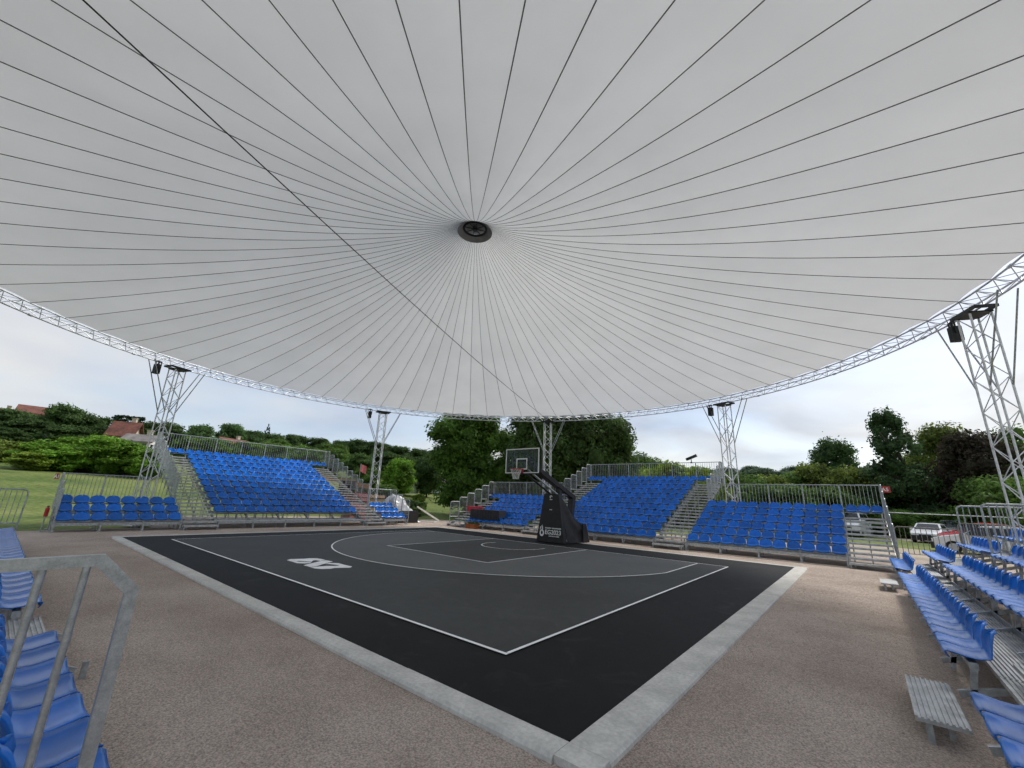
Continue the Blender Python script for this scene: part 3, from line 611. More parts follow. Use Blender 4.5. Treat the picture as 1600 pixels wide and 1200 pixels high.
emblem([(-0.08, -0.01), (0.06, -0.01), (0.09, 0.02), (-0.04, 0.02)], 0.0, 1.42)

# ---------------------------------------------------------------- small things round the court
t = thing('covered_table', 'low table under a black cloth in the front seats', 'table', (-7.65, 5.25, 0))
b = MB(); b.box((0, 0, 1.08), (2.42, 0.7, 0.03)); b.build('table_top', blackpad, t)
b = MB(); vs = []; fs = []; n = 40
for k in range(n+1):
    x = -1.23+2.46*k/n; f = 0.02*math.sin(k*1.7)+0.012*math.sin(k*0.6); vs += [(x, -0.37+f*0.3, 1.097), (x, -0.375+f, 0.5)]
b.add(vs, [(2*k, 2*k+1, 2*k+3, 2*k+2) for k in range(n)]); b.box((-1.225, 0, 0.8), (0.012, 0.72, 0.6)); b.box((1.225, 0, 0.8), (0.012, 0.72, 0.6)); b.build('cloth', blackfab, t)
for x in (-1.1, 1.1): 
    b = MB(); b.bar((x, 0.2, 0.3), (x, 0.2, 1.07), 0.02, 6); b.build('leg', dark, t)
def red_sign(name, label, loc, rz, w_=0.34, h_=0.26, txt='A5'):
    t = thing(name, label, 'sign', loc, rz); b = MB(); b.box((0, 0, 0), (w_, 0.012, h_)); b.build('plate', red, t)
    O('lettering', text_mesh(txt, 0.2, white, 0.004), t, (0, -0.008, -0.07), (math.pi/2, 0, 0))
red_sign('sector_sign', 'small red sign with white characters on the railing end near the cars', (11.95, 8.92, 2.86), R(8))
red_sign('sector_sign', 'small red sign on the railing end above the three-row block', (-14.15, -13.75, 1.98), R(35), 0.2, 0.22, 'A1')
t = thing('folding_crate', 'red plastic crate with a lip lying on the end stairway', 'crate', (-9.72, 6.15, 0.91))
b = MB(); b.box((0, 0, 0.14), (1.0, 0.5, 0.28)); b.build('tub', mat('crimson_plastic', (0.5, 0.03, 0.06), 0.4), t)
b = MB(); b.box((0, 0, 0.3), (1.1, 0.58, 0.05)); b.build('lip', MATS['crimson_plastic'], t)
t = thing('clay_planter', 'rusty orange planter box with plants under the front seats', 'planter', (-8.1, 4.35, -0.04))
b = MB(); b.prism([(-0.42, -0.2), (0.42, -0.2), (0.42, 0.2), (-0.42, 0.2)], 0, 0.24); b.box((0, -0.2, 0.25), (0.9, 0.05, 0.05)); b.box((0, 0.2, 0.25), (0.9, 0.05, 0.05)); b.build('box', mat('terracotta', (0.3, 0.09, 0.03), 0.85, 0, 0.35, 6), t)
b = MB(); rn = random.Random(3)
for k in range(120):
    c = Vector((rn.uniform(-.4, .4), rn.uniform(-.17, .17), rn.uniform(.26, .36))); q = Matrix.Rotation(rn.uniform(0, 6), 3, Vector((rn.random(), rn.random(), rn.random())).normalized()); b.add([c+q @ Vector(e) for e in ((-.05,-.02,0),(.05,-.02,0),(.05,.02,0),(-.05,.02,0))], [(0,1,2,3)])
b.build('plants', LM['dark'], t)
t = thing('fire_extinguisher', 'red fire extinguisher by the end post of the three-row block', 'extinguisher', (-12.6, -13.82, 0.5)); t.scale = (0.7, 0.7, 0.7)
b = MB(); b.bar((0,0,0), (0,0,0.42), 0.085, 12); b.bar((0,0,0.42), (0,0,0.5), 0.085, 12, 0.03); b.build('cylinder_body', red, t)
b = MB(); b.box((0, 0, 0.53), (0.05, 0.12, 0.04)); b.bar((0.03, 0, 0.52), (0.1, 0, 0.2), 0.012, 6); b.build('valve', dark, t)
b = MB(); b.bar((0, 0, -0.74), (0, 0, 0.0), 0.03, 8); b.bar((0,0,-0.77), (0,0,-0.74), 0.14, 10); b.build('stand', galv, t)
# heap under a tarpaulin by the corner
t = thing('tarpaulin_heap', 'heap under a wrinkled white and silver tarpaulin at the stand corner', 'tarpaulin', (-14.6, 3.4, 0))
b = MB(); n = 22; vs = []
for i in range(n+1):
    for j in range(n+1):
        u, v_ = i/n, j/n; x = -1.1+2.2*u; y = -1.5+2.7*v_
        h = 2.05*min(1, 3.2*u)*min(1, 3.2*(1-u))*min(1, 3.4*v_)*min(1, 1.9*(1-v_)); h = min(1.75, h**0.7*1.2) if h > 0 else 0
        vs.append((x, y, h*0.95+(0.3*noise.noise(Vector((x*1.6, y*1.6, 1)))+0.16*noise.noise(Vector((x*4.3, y*4.3, 5))))*min(1, h)))
b.add(vs, [(i*(n+1)+j, (i+1)*(n+1)+j, (i+1)*(n+1)+j+1, i*(n+1)+j+1) for i in range(n) for j in range(n)]); b.build('sheet', tarpw, t)
b = MB(); b.prism([(0.3, -0.9), (1.35, -0.9), (1.35, 0.75), (0.3, 0.9)], -0.03, 0.75); b.build('dark_crates', blackpad, t)
b = MB(); b.beam((1.3, 0.6, 1.05), (1.0, 3.0, 0.05), 0.06, 0.1); b.build('prop_board', wallw, t)
for i, (x, y, h, m_, l_) in enumerate(((-16.4, 1.0, 1.75, pink, 'pallet stack wrapped in pinkish film behind the small block'), (-16.8, 2.6, 1.7, wood, 'pallet stack of pale boards behind the small block'))):
    t = thing('pallet_stack', l_, 'pallet stack', (x, y, terrain(x, y)-0.05))
    for k in range(6):
        b = MB(); z = h/6*k; b.box((0, 0, z+0.06), (1.1, 1.2, 0.02)); b.box((0, 0, z+h/6-0.03), (1.15, 1.25, h/6-0.09))
        b.build('layer', m_, t, (random.uniform(-.03, .03), random.uniform(-.03, .03), 0), (0, 0, random.uniform(-.04, .04)))
# loader with orange boom behind the tall stand
t = thing('telehandler', 'orange and red loader standing behind the tall stand stairway', 'loader', (-24.6, 5.2, terrain(-24.6, 5.2)), R(60))
b = MB(); b.box((0, 0, 1.0), (3.6, 1.6, 0.7)); b.box((1.0, 0, 1.5), (1.4, 1.5, 0.5)); b.build('chassis', mat('loader_red', (0.16, 0.02, 0.015), 0.6), t)
b = MB(); b.box((-0.3, -0.3, 2.0), (1.3, 0.9, 1.3)); b.build('cab', dark, t)
b = MB(); b.box((-0.3, -0.3, 2.72), (1.4, 1.0, 0.1)); b.beam((1.6, 0.5, 2.2), (-2.6, 0.5, 2.9), 0.3, 0.36); b.build('boom', orange, t)
for x in (-1.2, 1.2):
    for y in (-0.85, 0.85): b = MB(); b.bar((x, y-0.18, 0.5), (x, y+0.18, 0.5), 0.52, 18); b.build('wheel', tyre, t)
t = thing('flag', 'small pinkish red flag on a pole behind the stand', 'flag', (-29.5, 8.9, terrain(-29.5, 8.9)))
b = MB(); b.bar((0,0,0), (0,0,4.1), 0.03, 6); b.build('pole', galv, t)
b = MB(); vs = []
for k in range(9): vs += [(0.03*math.sin(k), 0.085*k, 4.05-0.02*k), (0.03*math.sin(k+.6)+.03, 0.085*k, 3.3-0.03*k)]
b.add(vs, [(2*k, 2*k+1, 2*k+3, 2*k+2) for k in range(8)], True); b.build('cloth', mat('flag_red', (0.42, 0.10, 0.11), 0.8), t)
# camera on the rear rail
t = thing('rail_spotlight', 'small black lamp clamped on the rear railing of the tall block', 'lamp', (3.05, 12.45, 4.52))
b = MB(); b.bar((0,0,0), (0,0,0.22), 0.025, 6); b.box((0, 0, 0.0), (0.09, 0.1, 0.08)); b.build('clamp', dark, t)
b = MB(); b.beam((-0.3, 0, 0.2), (0.28, 0, 0.42), 0.2, 0.14); b.build('lamp_head', dark, t)
b = MB(); b.beam((0.3, 0, 0.43), (0.34, 0, 0.445), 0.22, 0.17); b.build('lens_hood', dark, t)
t = thing('street_lamp', 'slim grey street lamp with a flat head rising behind the tall block', 'street lamp', (-7.7, 30, terrain(-7.7, 30)))
b = MB(); b.bar((0,0,0), (0,0,6.9), 0.09, 8, 0.05); b.build('pole', galv, t); b = MB(); b.box((0.15, 0, 6.95), (1.3, 0.3, 0.1)); b.build('lamp_head', galv, t)
# crowd barriers and a pipe rail by the car park
def barrier(label, loc, rz, ln=2.2, hh=1.34):
    t = thing('crowd_barrier', label, 'barrier', loc, rz, 'steel crowd barriers by the car park'); b = MB(); h = ln/2
    b.path([(-h, 0, 0.05), (-h, 0, hh-0.14), (-h+0.04, 0, hh-0.05), (-h+0.13, 0, hh), (h-0.13, 0, hh), (h-0.04, 0, hh-0.05), (h, 0, hh-0.14), (h, 0, 0.05)], 0.024, 6); b.bar((-h, 0, 0.16), (h, 0, 0.16), 0.016, 6); b.build('frame', dk, t)
    for x in (-h+0.25, h-0.25): b = MB(); b.box((x, 0, 0.02), (0.05, 0.6, 0.03)); b.bar((x, 0, 0.02), (x, 0, 0.16), 0.016, 6); b.build('foot', dk, t)
    tb = tube(hh-0.17, 0.013, dk, 6)
    for k in range(11): O('bar', tb, t, (-h+ln*(k+1)/12, 0, 0.165))
dk = mat('weathered_steel', (0.2, 0.19, 0.18), 0.5, 0.4, 0.25, 6)
barrier('steel crowd barrier in front of the white pickup', (13.2, 12.2, -0.04), R(4)); barrier('steel crowd barrier with higher end near the white car behind', (15.35, 12.1, -0.04), R(-8), hh=1.62); barrier('steel crowd barrier half hidden behind the end rail', (17.6, 11.6, -0.04), R(-14))
t = thing('pipe_rail', 'long single grey pipe rail in front of the hedge', 'pipe rail', (0, 0, 0)); b = MB()
b.path([(11.9, 17.2, 1.95), (15.2, 17.6, 1.93), (22, 18.2, 1.9)], 0.03, 6); b.build('pipe', galv, t)
for x, y in ((11.9, 17.2), (15.2, 17.6), (18.6, 17.9), (22, 18.2)): b = MB(); b.bar((x, y, -0.04), (x, y, 1.95), 0.03, 6); b.build('post', galv, t)

# ---------------------------------------------------------------- cars
def car(label, loc, rz, paint, L_=4.3, W=1.78, H=1.5, kind='hatch', group=None):
    t = thing('parked_car', label, 'car', loc, rz, group)
    h = L_/2; zs = 0.22
    if kind == 'suv': top = [(-h, 0.55), (-h+0.03, 0.95), (-h+0.12, H*0.62), (-h+0.35, H*0.97), (-h+0.9, H), (h-1.9, H*0.985), (h-1.15, H*0.66), (h-0.3, H*0.58), (h-0.03, H*0.48), (h, 0.5)]
    else: top = [(-h, 0.5), (-h+0.02, 0.85), (-h+0.15, H*0.66), (-h+0.75, H*0.95), (-h+1.5, H), (h-2.0, H*0.96), (h-1.1, H*0.64), (h-0.35, H*0.54), (h-0.04, H*0.44), (h, 0.45)]
    n = len(top); vs = []; fs = []; b = MB()
    sec = []
    for x, z in top:
        belt = 0.62*H; tw = W/2 if z < belt else W/2-(z-belt)*0.36
        nose = 1-0.10*max(0, (abs(x)-h+0.45)/0.45)**2
        sec.append([(x, -W/2*nose, zs), (x, -W/2*nose, min(z, 0.55)), (x, -min(W/2, tw+0.02)*nose, min(z, belt)), (x, -tw*nose, z), (x, -tw*0.55*nose, z+0.018), (x, tw*0.55*nose, z+0.018), (x, tw*nose, z), (x, min(W/2, tw+0.02)*nose, min(z, belt)), (x, W/2*nose, min(z, 0.55)), (x, W/2*nose, zs)])
    for q in sec: vs += q
    for i in range(n-1):
        for j in range(9): a_ = i*10+j; fs.append((a_, a_+1, a_+11, a_+10))
    fs.append(tuple(range(10))[::-1]); fs.append(tuple(range((n-1)*10, n*10))); fs.append(tuple([i*10 for i in range(n)])+tuple([i*10+9 for i in range(n-1, -1, -1)]))
    b.add(vs, fs, False); b.build('body', paint, t)
    def quad(name, pts, m_): b = MB(); b.add(pts, [(0,1,2,3)]); b.add([Vector(q)*0.995 for q in pts], [(3,2,1,0)]); b.build(name, m_, t)
    for s in (-1, 1):
        def sp(x, z): belt = 0.62*H; return (x, s*(W/2-(z-belt)*0.36+0.012), z)
        x0_, x1_ = -h+0.55, h-1.5; zb_, zt_ = 0.655*H, 0.93*H; xm = (x0_+x1_)/2
        quad('side_window', [sp(x0_-0.12, zb_), sp(xm-0.05, zb_), sp(xm-0.05, zt_), sp(x0_+0.22, zt_)], winm); quad('side_window', [sp(xm+0.05, zb_), sp(x1_+0.22, zb_), sp(x1_-0.32, zt_), sp(xm+0.05, zt_)], winm)
        for x in (-h+0.78, h-0.82):
            b = MB(); b.bar((x, s*(W/2-0.2), 0.32), (x, s*(W/2+0.015), 0.32), 0.32, 20); wh = b.build('wheel', tyre, t)
            b = MB(); b.bar((x, s*(W/2+0.01), 0.32), (x, s*(W/2+0.022), 0.32), 0.2, 14); b.build('rim', carsilver, wh)
        b = MB(); b.box((h-0.07, s*W*0.36, 0.43*H), (0.12, 0.36, 0.13)); b.build('headlight', lamp_w, t)
        b = MB(); b.box((-h+0.04, s*W*0.40, 0.6*H), (0.1, 0.2, 0.24)); b.build('tail_light', redl, t)
        b = MB(); b.box((h-1.35, s*(W/2+0.09), 0.68*H), (0.12, 0.2, 0.13)); b.build('mirror', paint, t)
    i0 = [k for k in range(n) if top[k][0] > 0][0]
    (xa, za_), (xb, zb2) = [(top[k], top[k+1]) for k in range(n-1) if top[k][1] > 0.9*H and top[k+1][1] < 0.7*H][0]
    def lp(f, off): x = xa+(xb-xa)*f; z = za_+(zb2-za_)*f; return x, z+off
    pw = []
    for f, s in ((0.95, -1), (0.95, 1), (0.1, 1), (0.1, -1)):
        x, z = lp(f, 0.03); pw.append((x+0.02, s*((W/2-max(0, z-0.62*H)*0.36)-0.1), z))
    quad('windscreen', pw, winm)
    b = MB(); b.box((h-0.01, 0, 0.36), (0.14, W*0.96, 0.34)); b.box((h-0.02, 0, 0.47*H*0.85), (0.08, W*0.4, 0.1)); b.build('bumper', dark, t)
    b = MB(); b.box((h+0.045, 0, 0.36), (0.012, 0.5, 0.11)); b.build('number_plate', white, t)
    return t
car('white pickup parked nose-on with a black bumper, seen past the stairway end', (14.75, 29.6, -0.036), R(-103), carpaint, 4.1, 1.62, 1.36, 'suv', 'cars in the car park')
car('silver car standing half behind the white pickup', (16.7, 35.2, -0.036), R(-104), carsilver, 4.3, 1.78, 1.62, 'suv', 'cars in the car park')
car('white van seen through the open stairway treads', (10.2, 31.5, -0.036), R(-100), carpaint, 4.9, 1.9, 1.95, 'suv', 'cars in the car park')
car('red car behind the bright white car at the picture edge', (16.6, 24.0, -0.036), R(-150), carred, 4.1, 1.75, 1.6, 'hatch', 'cars in the car park')
car('bright white car close behind the end railing', (16.1, 18.8, -0.036), R(172), carpaint, 4.4, 1.8, 1.5, 'hatch', 'cars in the car park')

# ---------------------------------------------------------------- houses
def house(label, x, y, rz, w_, d_, h_, rh, wall, roof, zoff=0.0, nwin=3, chim=True):
    t = thing('house', label, 'house', (x, y, terrain(x, y)-0.3+zoff), rz)
    b = MB(); hw, hd = w_/2, d_/2
    b.add([(-hw,-hd,0),(hw,-hd,0),(hw,hd,0),(-hw,hd,0),(-hw,-hd,h_),(hw,-hd,h_),(hw,hd,h_),(-hw,hd,h_),(-hw,0,h_+rh),(hw,0,h_+rh)], [(0,1,5,4),(2,3,7,6),(1,2,6,9,5),(3,0,4,8,7),(3,2,1,0)]); b.build('wall', wall, t)
    b = MB(); e = 0.5; th = 0.22; s = rh/hd
    for sg in (-1, 1):
        a0 = (sg*(hd+e), h_-s*e+0.03); a1 = (0, h_+rh+0.03)
        b.add([(x_, yy, zz_+dz) for x_ in (-hw-e, hw+e) for yy, zz_ in (a0, a1) for dz in (0, th)], [(0,1,3,2),(4,6,7,5),(0,4,5,1),(2,3,7,6),(1,5,7,3),(0,2,6,4)])
    rf = b.build('roof', roof, t)
    if chim: b = MB(); b.box((hw*0.4, 0.4, h_+rh+0.3), (0.6, 0.6, 1.2)); b.box((hw*0.4, 0.4, h_+rh+0.95), (0.75, 0.75, 0.1)); b.build('chimney', wallc, rf)
    fl = max(1, int(h_/2.7))
    for f in range(fl):
        for k in range(nwin):
            for sg in (-1, 1):
                xx = -hw+w_*(k+0.5)/nwin; b = MB(); b.box((xx, sg*(hd+0.02), 1.6+2.7*f), (1.15, 0.1, 1.45)); wn = b.build('window', white, t)
                b = MB(); b.box((xx, sg*(hd+0.06), 1.6+2.7*f), (0.95, 0.06, 1.25)); b.build('pane', winm, wn)
        for k in range(2):
            for sg in (-1, 1):
                yy = -hd+d_*(k+0.5)/2; b = MB(); b.box((sg*(hw+0.02), yy, 1.6+2.7*f), (0.1, 1.1, 1.45)); wn = b.build('window', white, t)
                b = MB(); b.box((sg*(hw+0.06), yy, 1.6+2.7*f), (0.06, 0.9, 1.25)); b.build('pane', winm, wn)
    return t
house('white house with red roof on the hill at the left edge', -139, -18.3, R(80), 7, 7, 3.6, 1.7, wallw, rooft, -0.3)
house('long cream house with red hipped roof half hidden by hill trees', -140, -11.2, R(85), 8, 7, 4.0, 1.9, wallc, rooft, 0.6)
house('house with a large brown-red tiled roof on the hill', -84, -3.0, R(60), 3.0, 3.2, 3.4, 2.0, wallc, rooft, 0.7)
house('low house with grey roof below the brown-red roof', -74, -2.2, R(60), 3.2, 3.0, 2.6, 0.9, wallw, roofg, 0.6, 2)
house('small pinkish-roofed house seen through the tall stand railing', -95, 16.4, R(110), 6, 5.5, 3.4, 2.0, wallw, rooft, -0.2)
house('white cottage with red tiled roof beyond the corner of the yard', -46, 34.4, R(150), 4.4, 4.0, 2.4, 1.5, wallw, rooft, 0.3, 2)
house('small grey hut with pale pointed roof beside the light green tree', -38.6, 22.4, R(120), 2.0, 1.9, 1.9, 1.1, wallw, roofg, 0.6, 1, False)

# ---------------------------------------------------------------- trees
def crown_mesh(name, seed, kind, nleaf, leaf, H=1.0, W=1.0):
    """leaf clumps filling a crown; H total height, W crown width, base at z=0"""
    rn = random.Random(seed); b = MB(); V = []; F = []
    cl = []
    if kind == 'broad' or kind == 'bush':
        lo = 0.10 if kind == 'broad' else 0.0
        for k in range(8): cl.append((Vector((rn.uniform(-.13, .13)*W, rn.uniform(-.13, .13)*W, H*(lo+(1-lo)*(0.16+0.68*k/7)))), 0.24*W, 0.15*H))
        for k in range(62):
            th = rn.uniform(0, 2*math.pi); u = rn.uniform(-1, 1); s = rn.uniform(0.5, 1.0)
            zc = lo+(1-lo)*(0.5+0.5*u*0.88); pr_ = math.sqrt(max(0.05, 1-(u*0.93)**2))*(1.0 if u > -0.2 else 0.92)
            cl.append((Vector((0.5*W*pr_*s*math.cos(th)*0.84, 0.5*W*pr_*s*math.sin(th)*0.84, H*zc*0.95)), rn.uniform(0.11, 0.19)*W, rn.uniform(0.10, 0.16)*max(H*0.8, W*0.7)))
    elif kind == 'poplar':
        for k in range(80):
            z = rn.uniform(0.0, 0.97); wd = 0.46*(1-z)**0.72+0.015; th = rn.uniform(0, 6.28); s = rn.uniform(0.3, 1)
            cl.append((Vector((W*wd*s*math.cos(th)-0.16*W*(z**2), W*wd*s*math.sin(th), H*z)), 0.12*W*(1.15-0.6*z), 0.07*H))
    elif kind == 'conifer':
        for k in range(44):
            z = (k+0.5)/44; wd = 0.5*(1-z)**0.9+0.03; th = k*2.4; s = rn.uniform(0.5, 1)
            cl.append((Vector((W*wd*s*math.cos(th), W*wd*s*math.sin(th), H*(0.06+0.93*z)-0.04*H*s)), 0.16*W*(1.1-z), 0.035*H))
    elif kind == 'cedar':
        for k in range(26):
            z = rn.choice((0.42, 0.55, 0.68, 0.8, 0.93)); th = rn.uniform(0, 6.28); s = rn.uniform(0.1, 1)
            cl.append((Vector((0.5*W*s*math.cos(th), 0.5*W*s*math.sin(th), H*z)), 0.13*W, 0.03*H))
    tot = sum(c[1]**2 for c in cl)
    for c, rx, rz_ in cl:
        n = int(nleaf*(rx*rx)/tot)
        for i in range(n):
            d = Vector((rn.gauss(0, 1), rn.gauss(0, 1), rn.gauss(0, 1))).normalized(); s = rn.uniform(0.25, 1)**0.45
            if rn.random() < 0.08: s *= rn.uniform(1.05, 1.45)
            p_ = c+Vector((d.x*rx*s, d.y*rx*s, d.z*rz_*s)); nrm = (d+Vector((rn.gauss(0, .6), rn.gauss(0, .6), rn.gauss(0, .6)+0.35))).normalized()
            q = nrm.to_track_quat('Z', 'Y').to_matrix() @ Matrix.Rotation(rn.uniform(0, 6.28), 3, 'Z'); l_ = leaf*rn.uniform(0.6, 1.3); w2 = l_*rn.uniform(0.35, 0.6)
            k0 = len(V); V += [tuple(p_+q @ Vector(e)) for e in ((-l_*0.5, 0, 0), (0, -w2*0.5, 0.08*l_), (l_*0.55, 0, -0.05*l_), (0, w2*0.5, 0.08*l_))]; F.append((k0, k0+1, k0+2, k0+3))
        # shaded inner mass of each clump
        if kind != 'cedar':
            k0 = len(V); m_ = 6
            for a_ in range(4):
                ph = math.pi*(a_+0.5)/4
                for e in range(m_): th = 2*math.pi*(e+0.5*(a_ % 2))/m_; r_ = rn.uniform(0.40, 0.66); V.append(tuple(c+Vector((rx*r_*math.sin(ph)*math.cos(th), rx*r_*math.sin(ph)*math.sin(th), rz_*r_*math.cos(ph)))))
            for a_ in range(3):
                for e in range(m_): F.append((k0+a_*m_+e, k0+a_*m_+(e+1) % m_, k0+(a_+1)*m_+(e+1) % m_, k0+(a_+1)*m_+e))
    b.add(V, F); return b.mesh(name, LM['dark'])
def trunk_mesh(H, r, seed, limbs=7, top=0.7):
    rn = random.Random(seed); b = MB(); pts = [Vector((0, 0, -0.3))]
    for k in range(1, 6): pts.append(Vector((rn.uniform(-.03, .03)*H*k/5, rn.uniform(-.03, .03)*H*k/5, H*top*k/5)))
    for k in range(5): b.bar(pts[k], pts[k+1], r*(1-0.16*k), 8, r*(1-0.16*(k+1)))
    for k in range(limbs):
        i = rn.randint(1, 4); a = rn.uniform(0, 6.28); l_ = H*rn.uniform(0.18, 0.32); b.bar(pts[i], pts[i]+Vector((math.cos(a)*l_, math.sin(a)*l_, l_*rn.uniform(0.4, 0.9))), r*0.4, 6, r*0.12)
    return b.mesh('trunk', bark)
TPL = {'broad': [crown_mesh('crown', 11+k, 'broad', 8000, 0.06) for k in range(4)], 'bush': [crown_mesh('crown', 31+k, 'bush', 6000, 0.066) for k in range(3)],
       'conifer': [crown_mesh('crown', 41, 'conifer', 3200, 0.07)], 'cedar': [crown_mesh('crown', 51, 'cedar', 2600, 0.08)]}
TRK = trunk_mesh(1.0, 0.028, 5)
def tree(name, label, x, y, ztop, w_, kind, leaf, group=None, cat='tree', big=None, seed=0, base=None):
    zb = (terrain(x, y)-0.05) if base is None else base; H = max(0.8, ztop-zb)
    t = thing(name, label, cat, (x, y, zb), (seed*1.7) % 6.28 if kind != 'poplar' else YAW, group)
    if big: cm = crown_mesh('crown', seed, kind, big[0], big[1], H, w_); cr_ = O('crown', cm, t)
    else: q = TPL[kind]; cr_ = O('crown', q[seed % len(q)], t, (0,0,0), (0,0,0), (w_, w_*0.96, H))
    cr_.material_slots[0].link = 'OBJECT'; cr_.material_slots[0].material = LM[leaf]
    O('trunk', TRK, t, (0,0,0), (0,0,seed), (H, H, H)) if not big else O('trunk', trunk_mesh(H, 0.03*H, seed, 9), t)
    return t
S = [100]
def T(name, label, rows, kind, leaf, group=None, cat='tree', wf=1.25):
    ORD = ['first', 'second', 'third', 'fourth', 'fifth', 'sixth', 'seventh', 'eighth', 'ninth', 'tenth', 'eleventh', 'twelfth']
    if isinstance(label, str) and 1 < len(rows) <= 12:      # order as seen from the camera, from the left
        rows = sorted(rows, key=lambda q: -math.atan2(q[1]+15.38, q[0]-11.07) % (2*math.pi)); label = ['%s, %s from the left' % (label, ORD[k]) for k in range(len(rows))]
    for r_ in rows:
        S[0] += 1; tree(name, label if isinstance(label, str) else label.pop(0), r_[0], r_[1], r_[2], r_[3]*wf, kind, leaf, group, cat, seed=S[0])
# left hill
T('hill_tree', 'dark dense tree on the hill between and below the red-roofed houses', [(-83.9,-15.9,9.0,5.5),(-88.9,-13.7,11.0,6),(-93.8,-10.0,14.8,7),(-100.9,-11.7,13.0,6),(-94.5,-6.3,13.7,6.5),(-88.3,-4.9,11.4,5),(-92,-12,11,6),(-86,-9.5,10.5,6),(-110,-15.5,14.6,6),(-112,-18.5,13.6,6),(-80,-5.2,8.6,4.5)], 'broad', 'dark', 'dark trees on the hill between the red-roofed houses')
T('cedar_tree', 'flat-topped cedar behind the brown-red roof', [(-106.0,-0.7,15.6,5)], 'cedar', 'conifer')
T('thicket_tree', 'bushy bright green tree in the thicket beyond the grass field', [(-50.9,-12.3,5.7,4.5),(-52.8,-10.5,6.4,5),(-50.6,-8.9,6.8,5.5),(-48.3,-6.9,6.1,5),(-46.1,-5.5,5.4,3.6),(-50,-10.8,5.2,4.5),(-49,-5,5.0,4)], 'bush', 'bright', 'bright green thicket trees beyond the grass field')
T('shrub_tree', 'dull olive tree at the left edge beyond the grass field', [(-60.9,-14.3,5.9,4.6),(-58.9,-15.9,5.1,4.2),(-62,-17.5,6.2,5)], 'bush', 'olive', 'olive trees at the left edge')
T('shrub_tree', 'small pale green shrub in front of the thicket at the far left', [(-48.9,-13.4,4.4,3.0)], 'bush', 'light')
T('spruce_tree', 'slim dark spruce in front of the hill trees at the left', [(-68.9,-12.4,7.7,1.7)], 'conifer', 'conifer')
T('hill_tree', 'dark tree right of the brown-red roof behind the lattice tower', [(-105.6,2.4,15.0,6.5),(-108.9,6.7,15.7,7)], 'broad', 'dark', 'dark trees behind the tower by the grass field')
T('hill_tree', ['rounded tree on the ridge above the tall stand, first from the tower', 'rounded tree on the ridge above the tall stand, second from the tower', 'rounded tree on the ridge above the tall stand, third from the tower'], [(-103.7,12.2,15.8,6.2),(-106.0,18.9,17.2,6.2),(-112.2,25.8,17.0,6.6)], 'broad', 'round', 'rounded trees on the ridge')
T('spruce_tree', 'lone spruce poking above the ridge over the tall stand', [(-120.6,32.1,20.8,3.4)], 'conifer', 'conifer')
T('ridge_tree', 'tree on the wooded ridge right of the lone spruce', [(-115.3,32.2,17.4,7.8),(-117.8,39.4,18.1,7.5),(-115.2,45.1,17.9,7.8),(-121.1,55.6,18.7,7.9),(-118.4,60.3,19.8,8.9),(-115.1,65.7,19.2,9.2),(-111.1,71.7,18.4,9.4),(-107.1,77.0,17.8,9.6),(-102.9,82.2,17.9,8.9),(-97,86,17.5,9),(-90,92,17,9)], 'broad', 'dark', 'trees along the far ridge')
T('slope_tree', 'mid green tree on the slope right above the tall stand railing', [(-81.6,5.7,10.5,5.6),(-80.5,9.8,10.8,5.9),(-82.0,15.3,10.8,6.4),(-82.2,20.7,11.3,6.8),(-84.6,27.9,11.8,7.0),(-81.9,33.3,11.7,7.2),(-90,24,13,7),(-92,38,14,8),(-78,26,9.5,6)], 'broad', 'mid', 'mid green trees on the slope')
T('slope_tree', 'dark tree low on the slope behind the tower near the tarpaulin', [(-70.5,33.2,10.1,6.4),(-80.6,45.4,12.1,8),(-77.0,50.6,11.6,8),(-73.0,55.5,11.9,8),(-66,44,9.5,6.5),(-64,52,9.8,7)], 'broad', 'dark', 'dark trees low on the slope')
T('young_tree', 'light green round tree just right of the tower near the tarpaulin', [(-35.9,18.6,6.6,4.4)], 'broad', 'bright')
T('young_tree', 'dark tree between the light green tree and the big chestnut', [(-37.4,24.6,7.6,4.4)], 'broad', 'dark')
T('shrub', 'shrubs in front of the light green tree behind the small block', [(-39.9,16.2,5.2,3.4),(-33,14.6,3.0,3.0)], 'bush', 'mid', 'shrubs behind the small block', 'shrub')
T('shrub', 'leafy dark bush beside the white tarpaulin', [(-16.6,6.0,1.55,2.2)], 'bush', 'dark', None, 'shrub')
T('shrub', 'leafy light bush on the lawn beyond the white tarpaulin', [(-21.3,10.4,2.0,1.5)], 'bush', 'light', None, 'shrub')
T('shrub', 'dark green shrub at the cottage beyond the lawn', [(-36.5,29.5,3.6,3.4),(-30.6,22.4,2.6,2.2)], 'bush', 'mid', 'shrubs by the cottage', 'shrub')
# big trees behind the corner and the basket
tree('chestnut_tree', 'big green chestnut tree behind the corner left of the backboard', -18.6, 14.2, 11.6, 9.6, 'broad', 'chestnut', big=(24000, 0.36), seed=21)
tree('oak_tree', 'dark broad tree right behind the backboard', -12.6, 18.2, 12.2, 8.8, 'broad', 'oak', 'dark trees behind the basket', big=(19000, 0.36), seed=22)
tree('oak_tree', 'tall dark tree behind the lattice tower at the basket', -8.8, 21.2, 12.4, 8.2, 'broad', 'oak', 'dark trees behind the basket', big=(19000, 0.36), seed=23)
tree('oak_tree', 'dark tree with a loose edge against the sky right of the basket', -6.9, 22.4, 10.4, 4.8, 'broad', 'oak', 'dark trees behind the basket', big=(11000, 0.34), seed=24)
tree('oak_tree', 'dark tree filling the gap between the chestnut and the backboard', -25.5, 31.0, 11.5, 10.5, 'broad', 'oak', 'dark trees behind the basket', big=(9000, 0.45), seed=26)
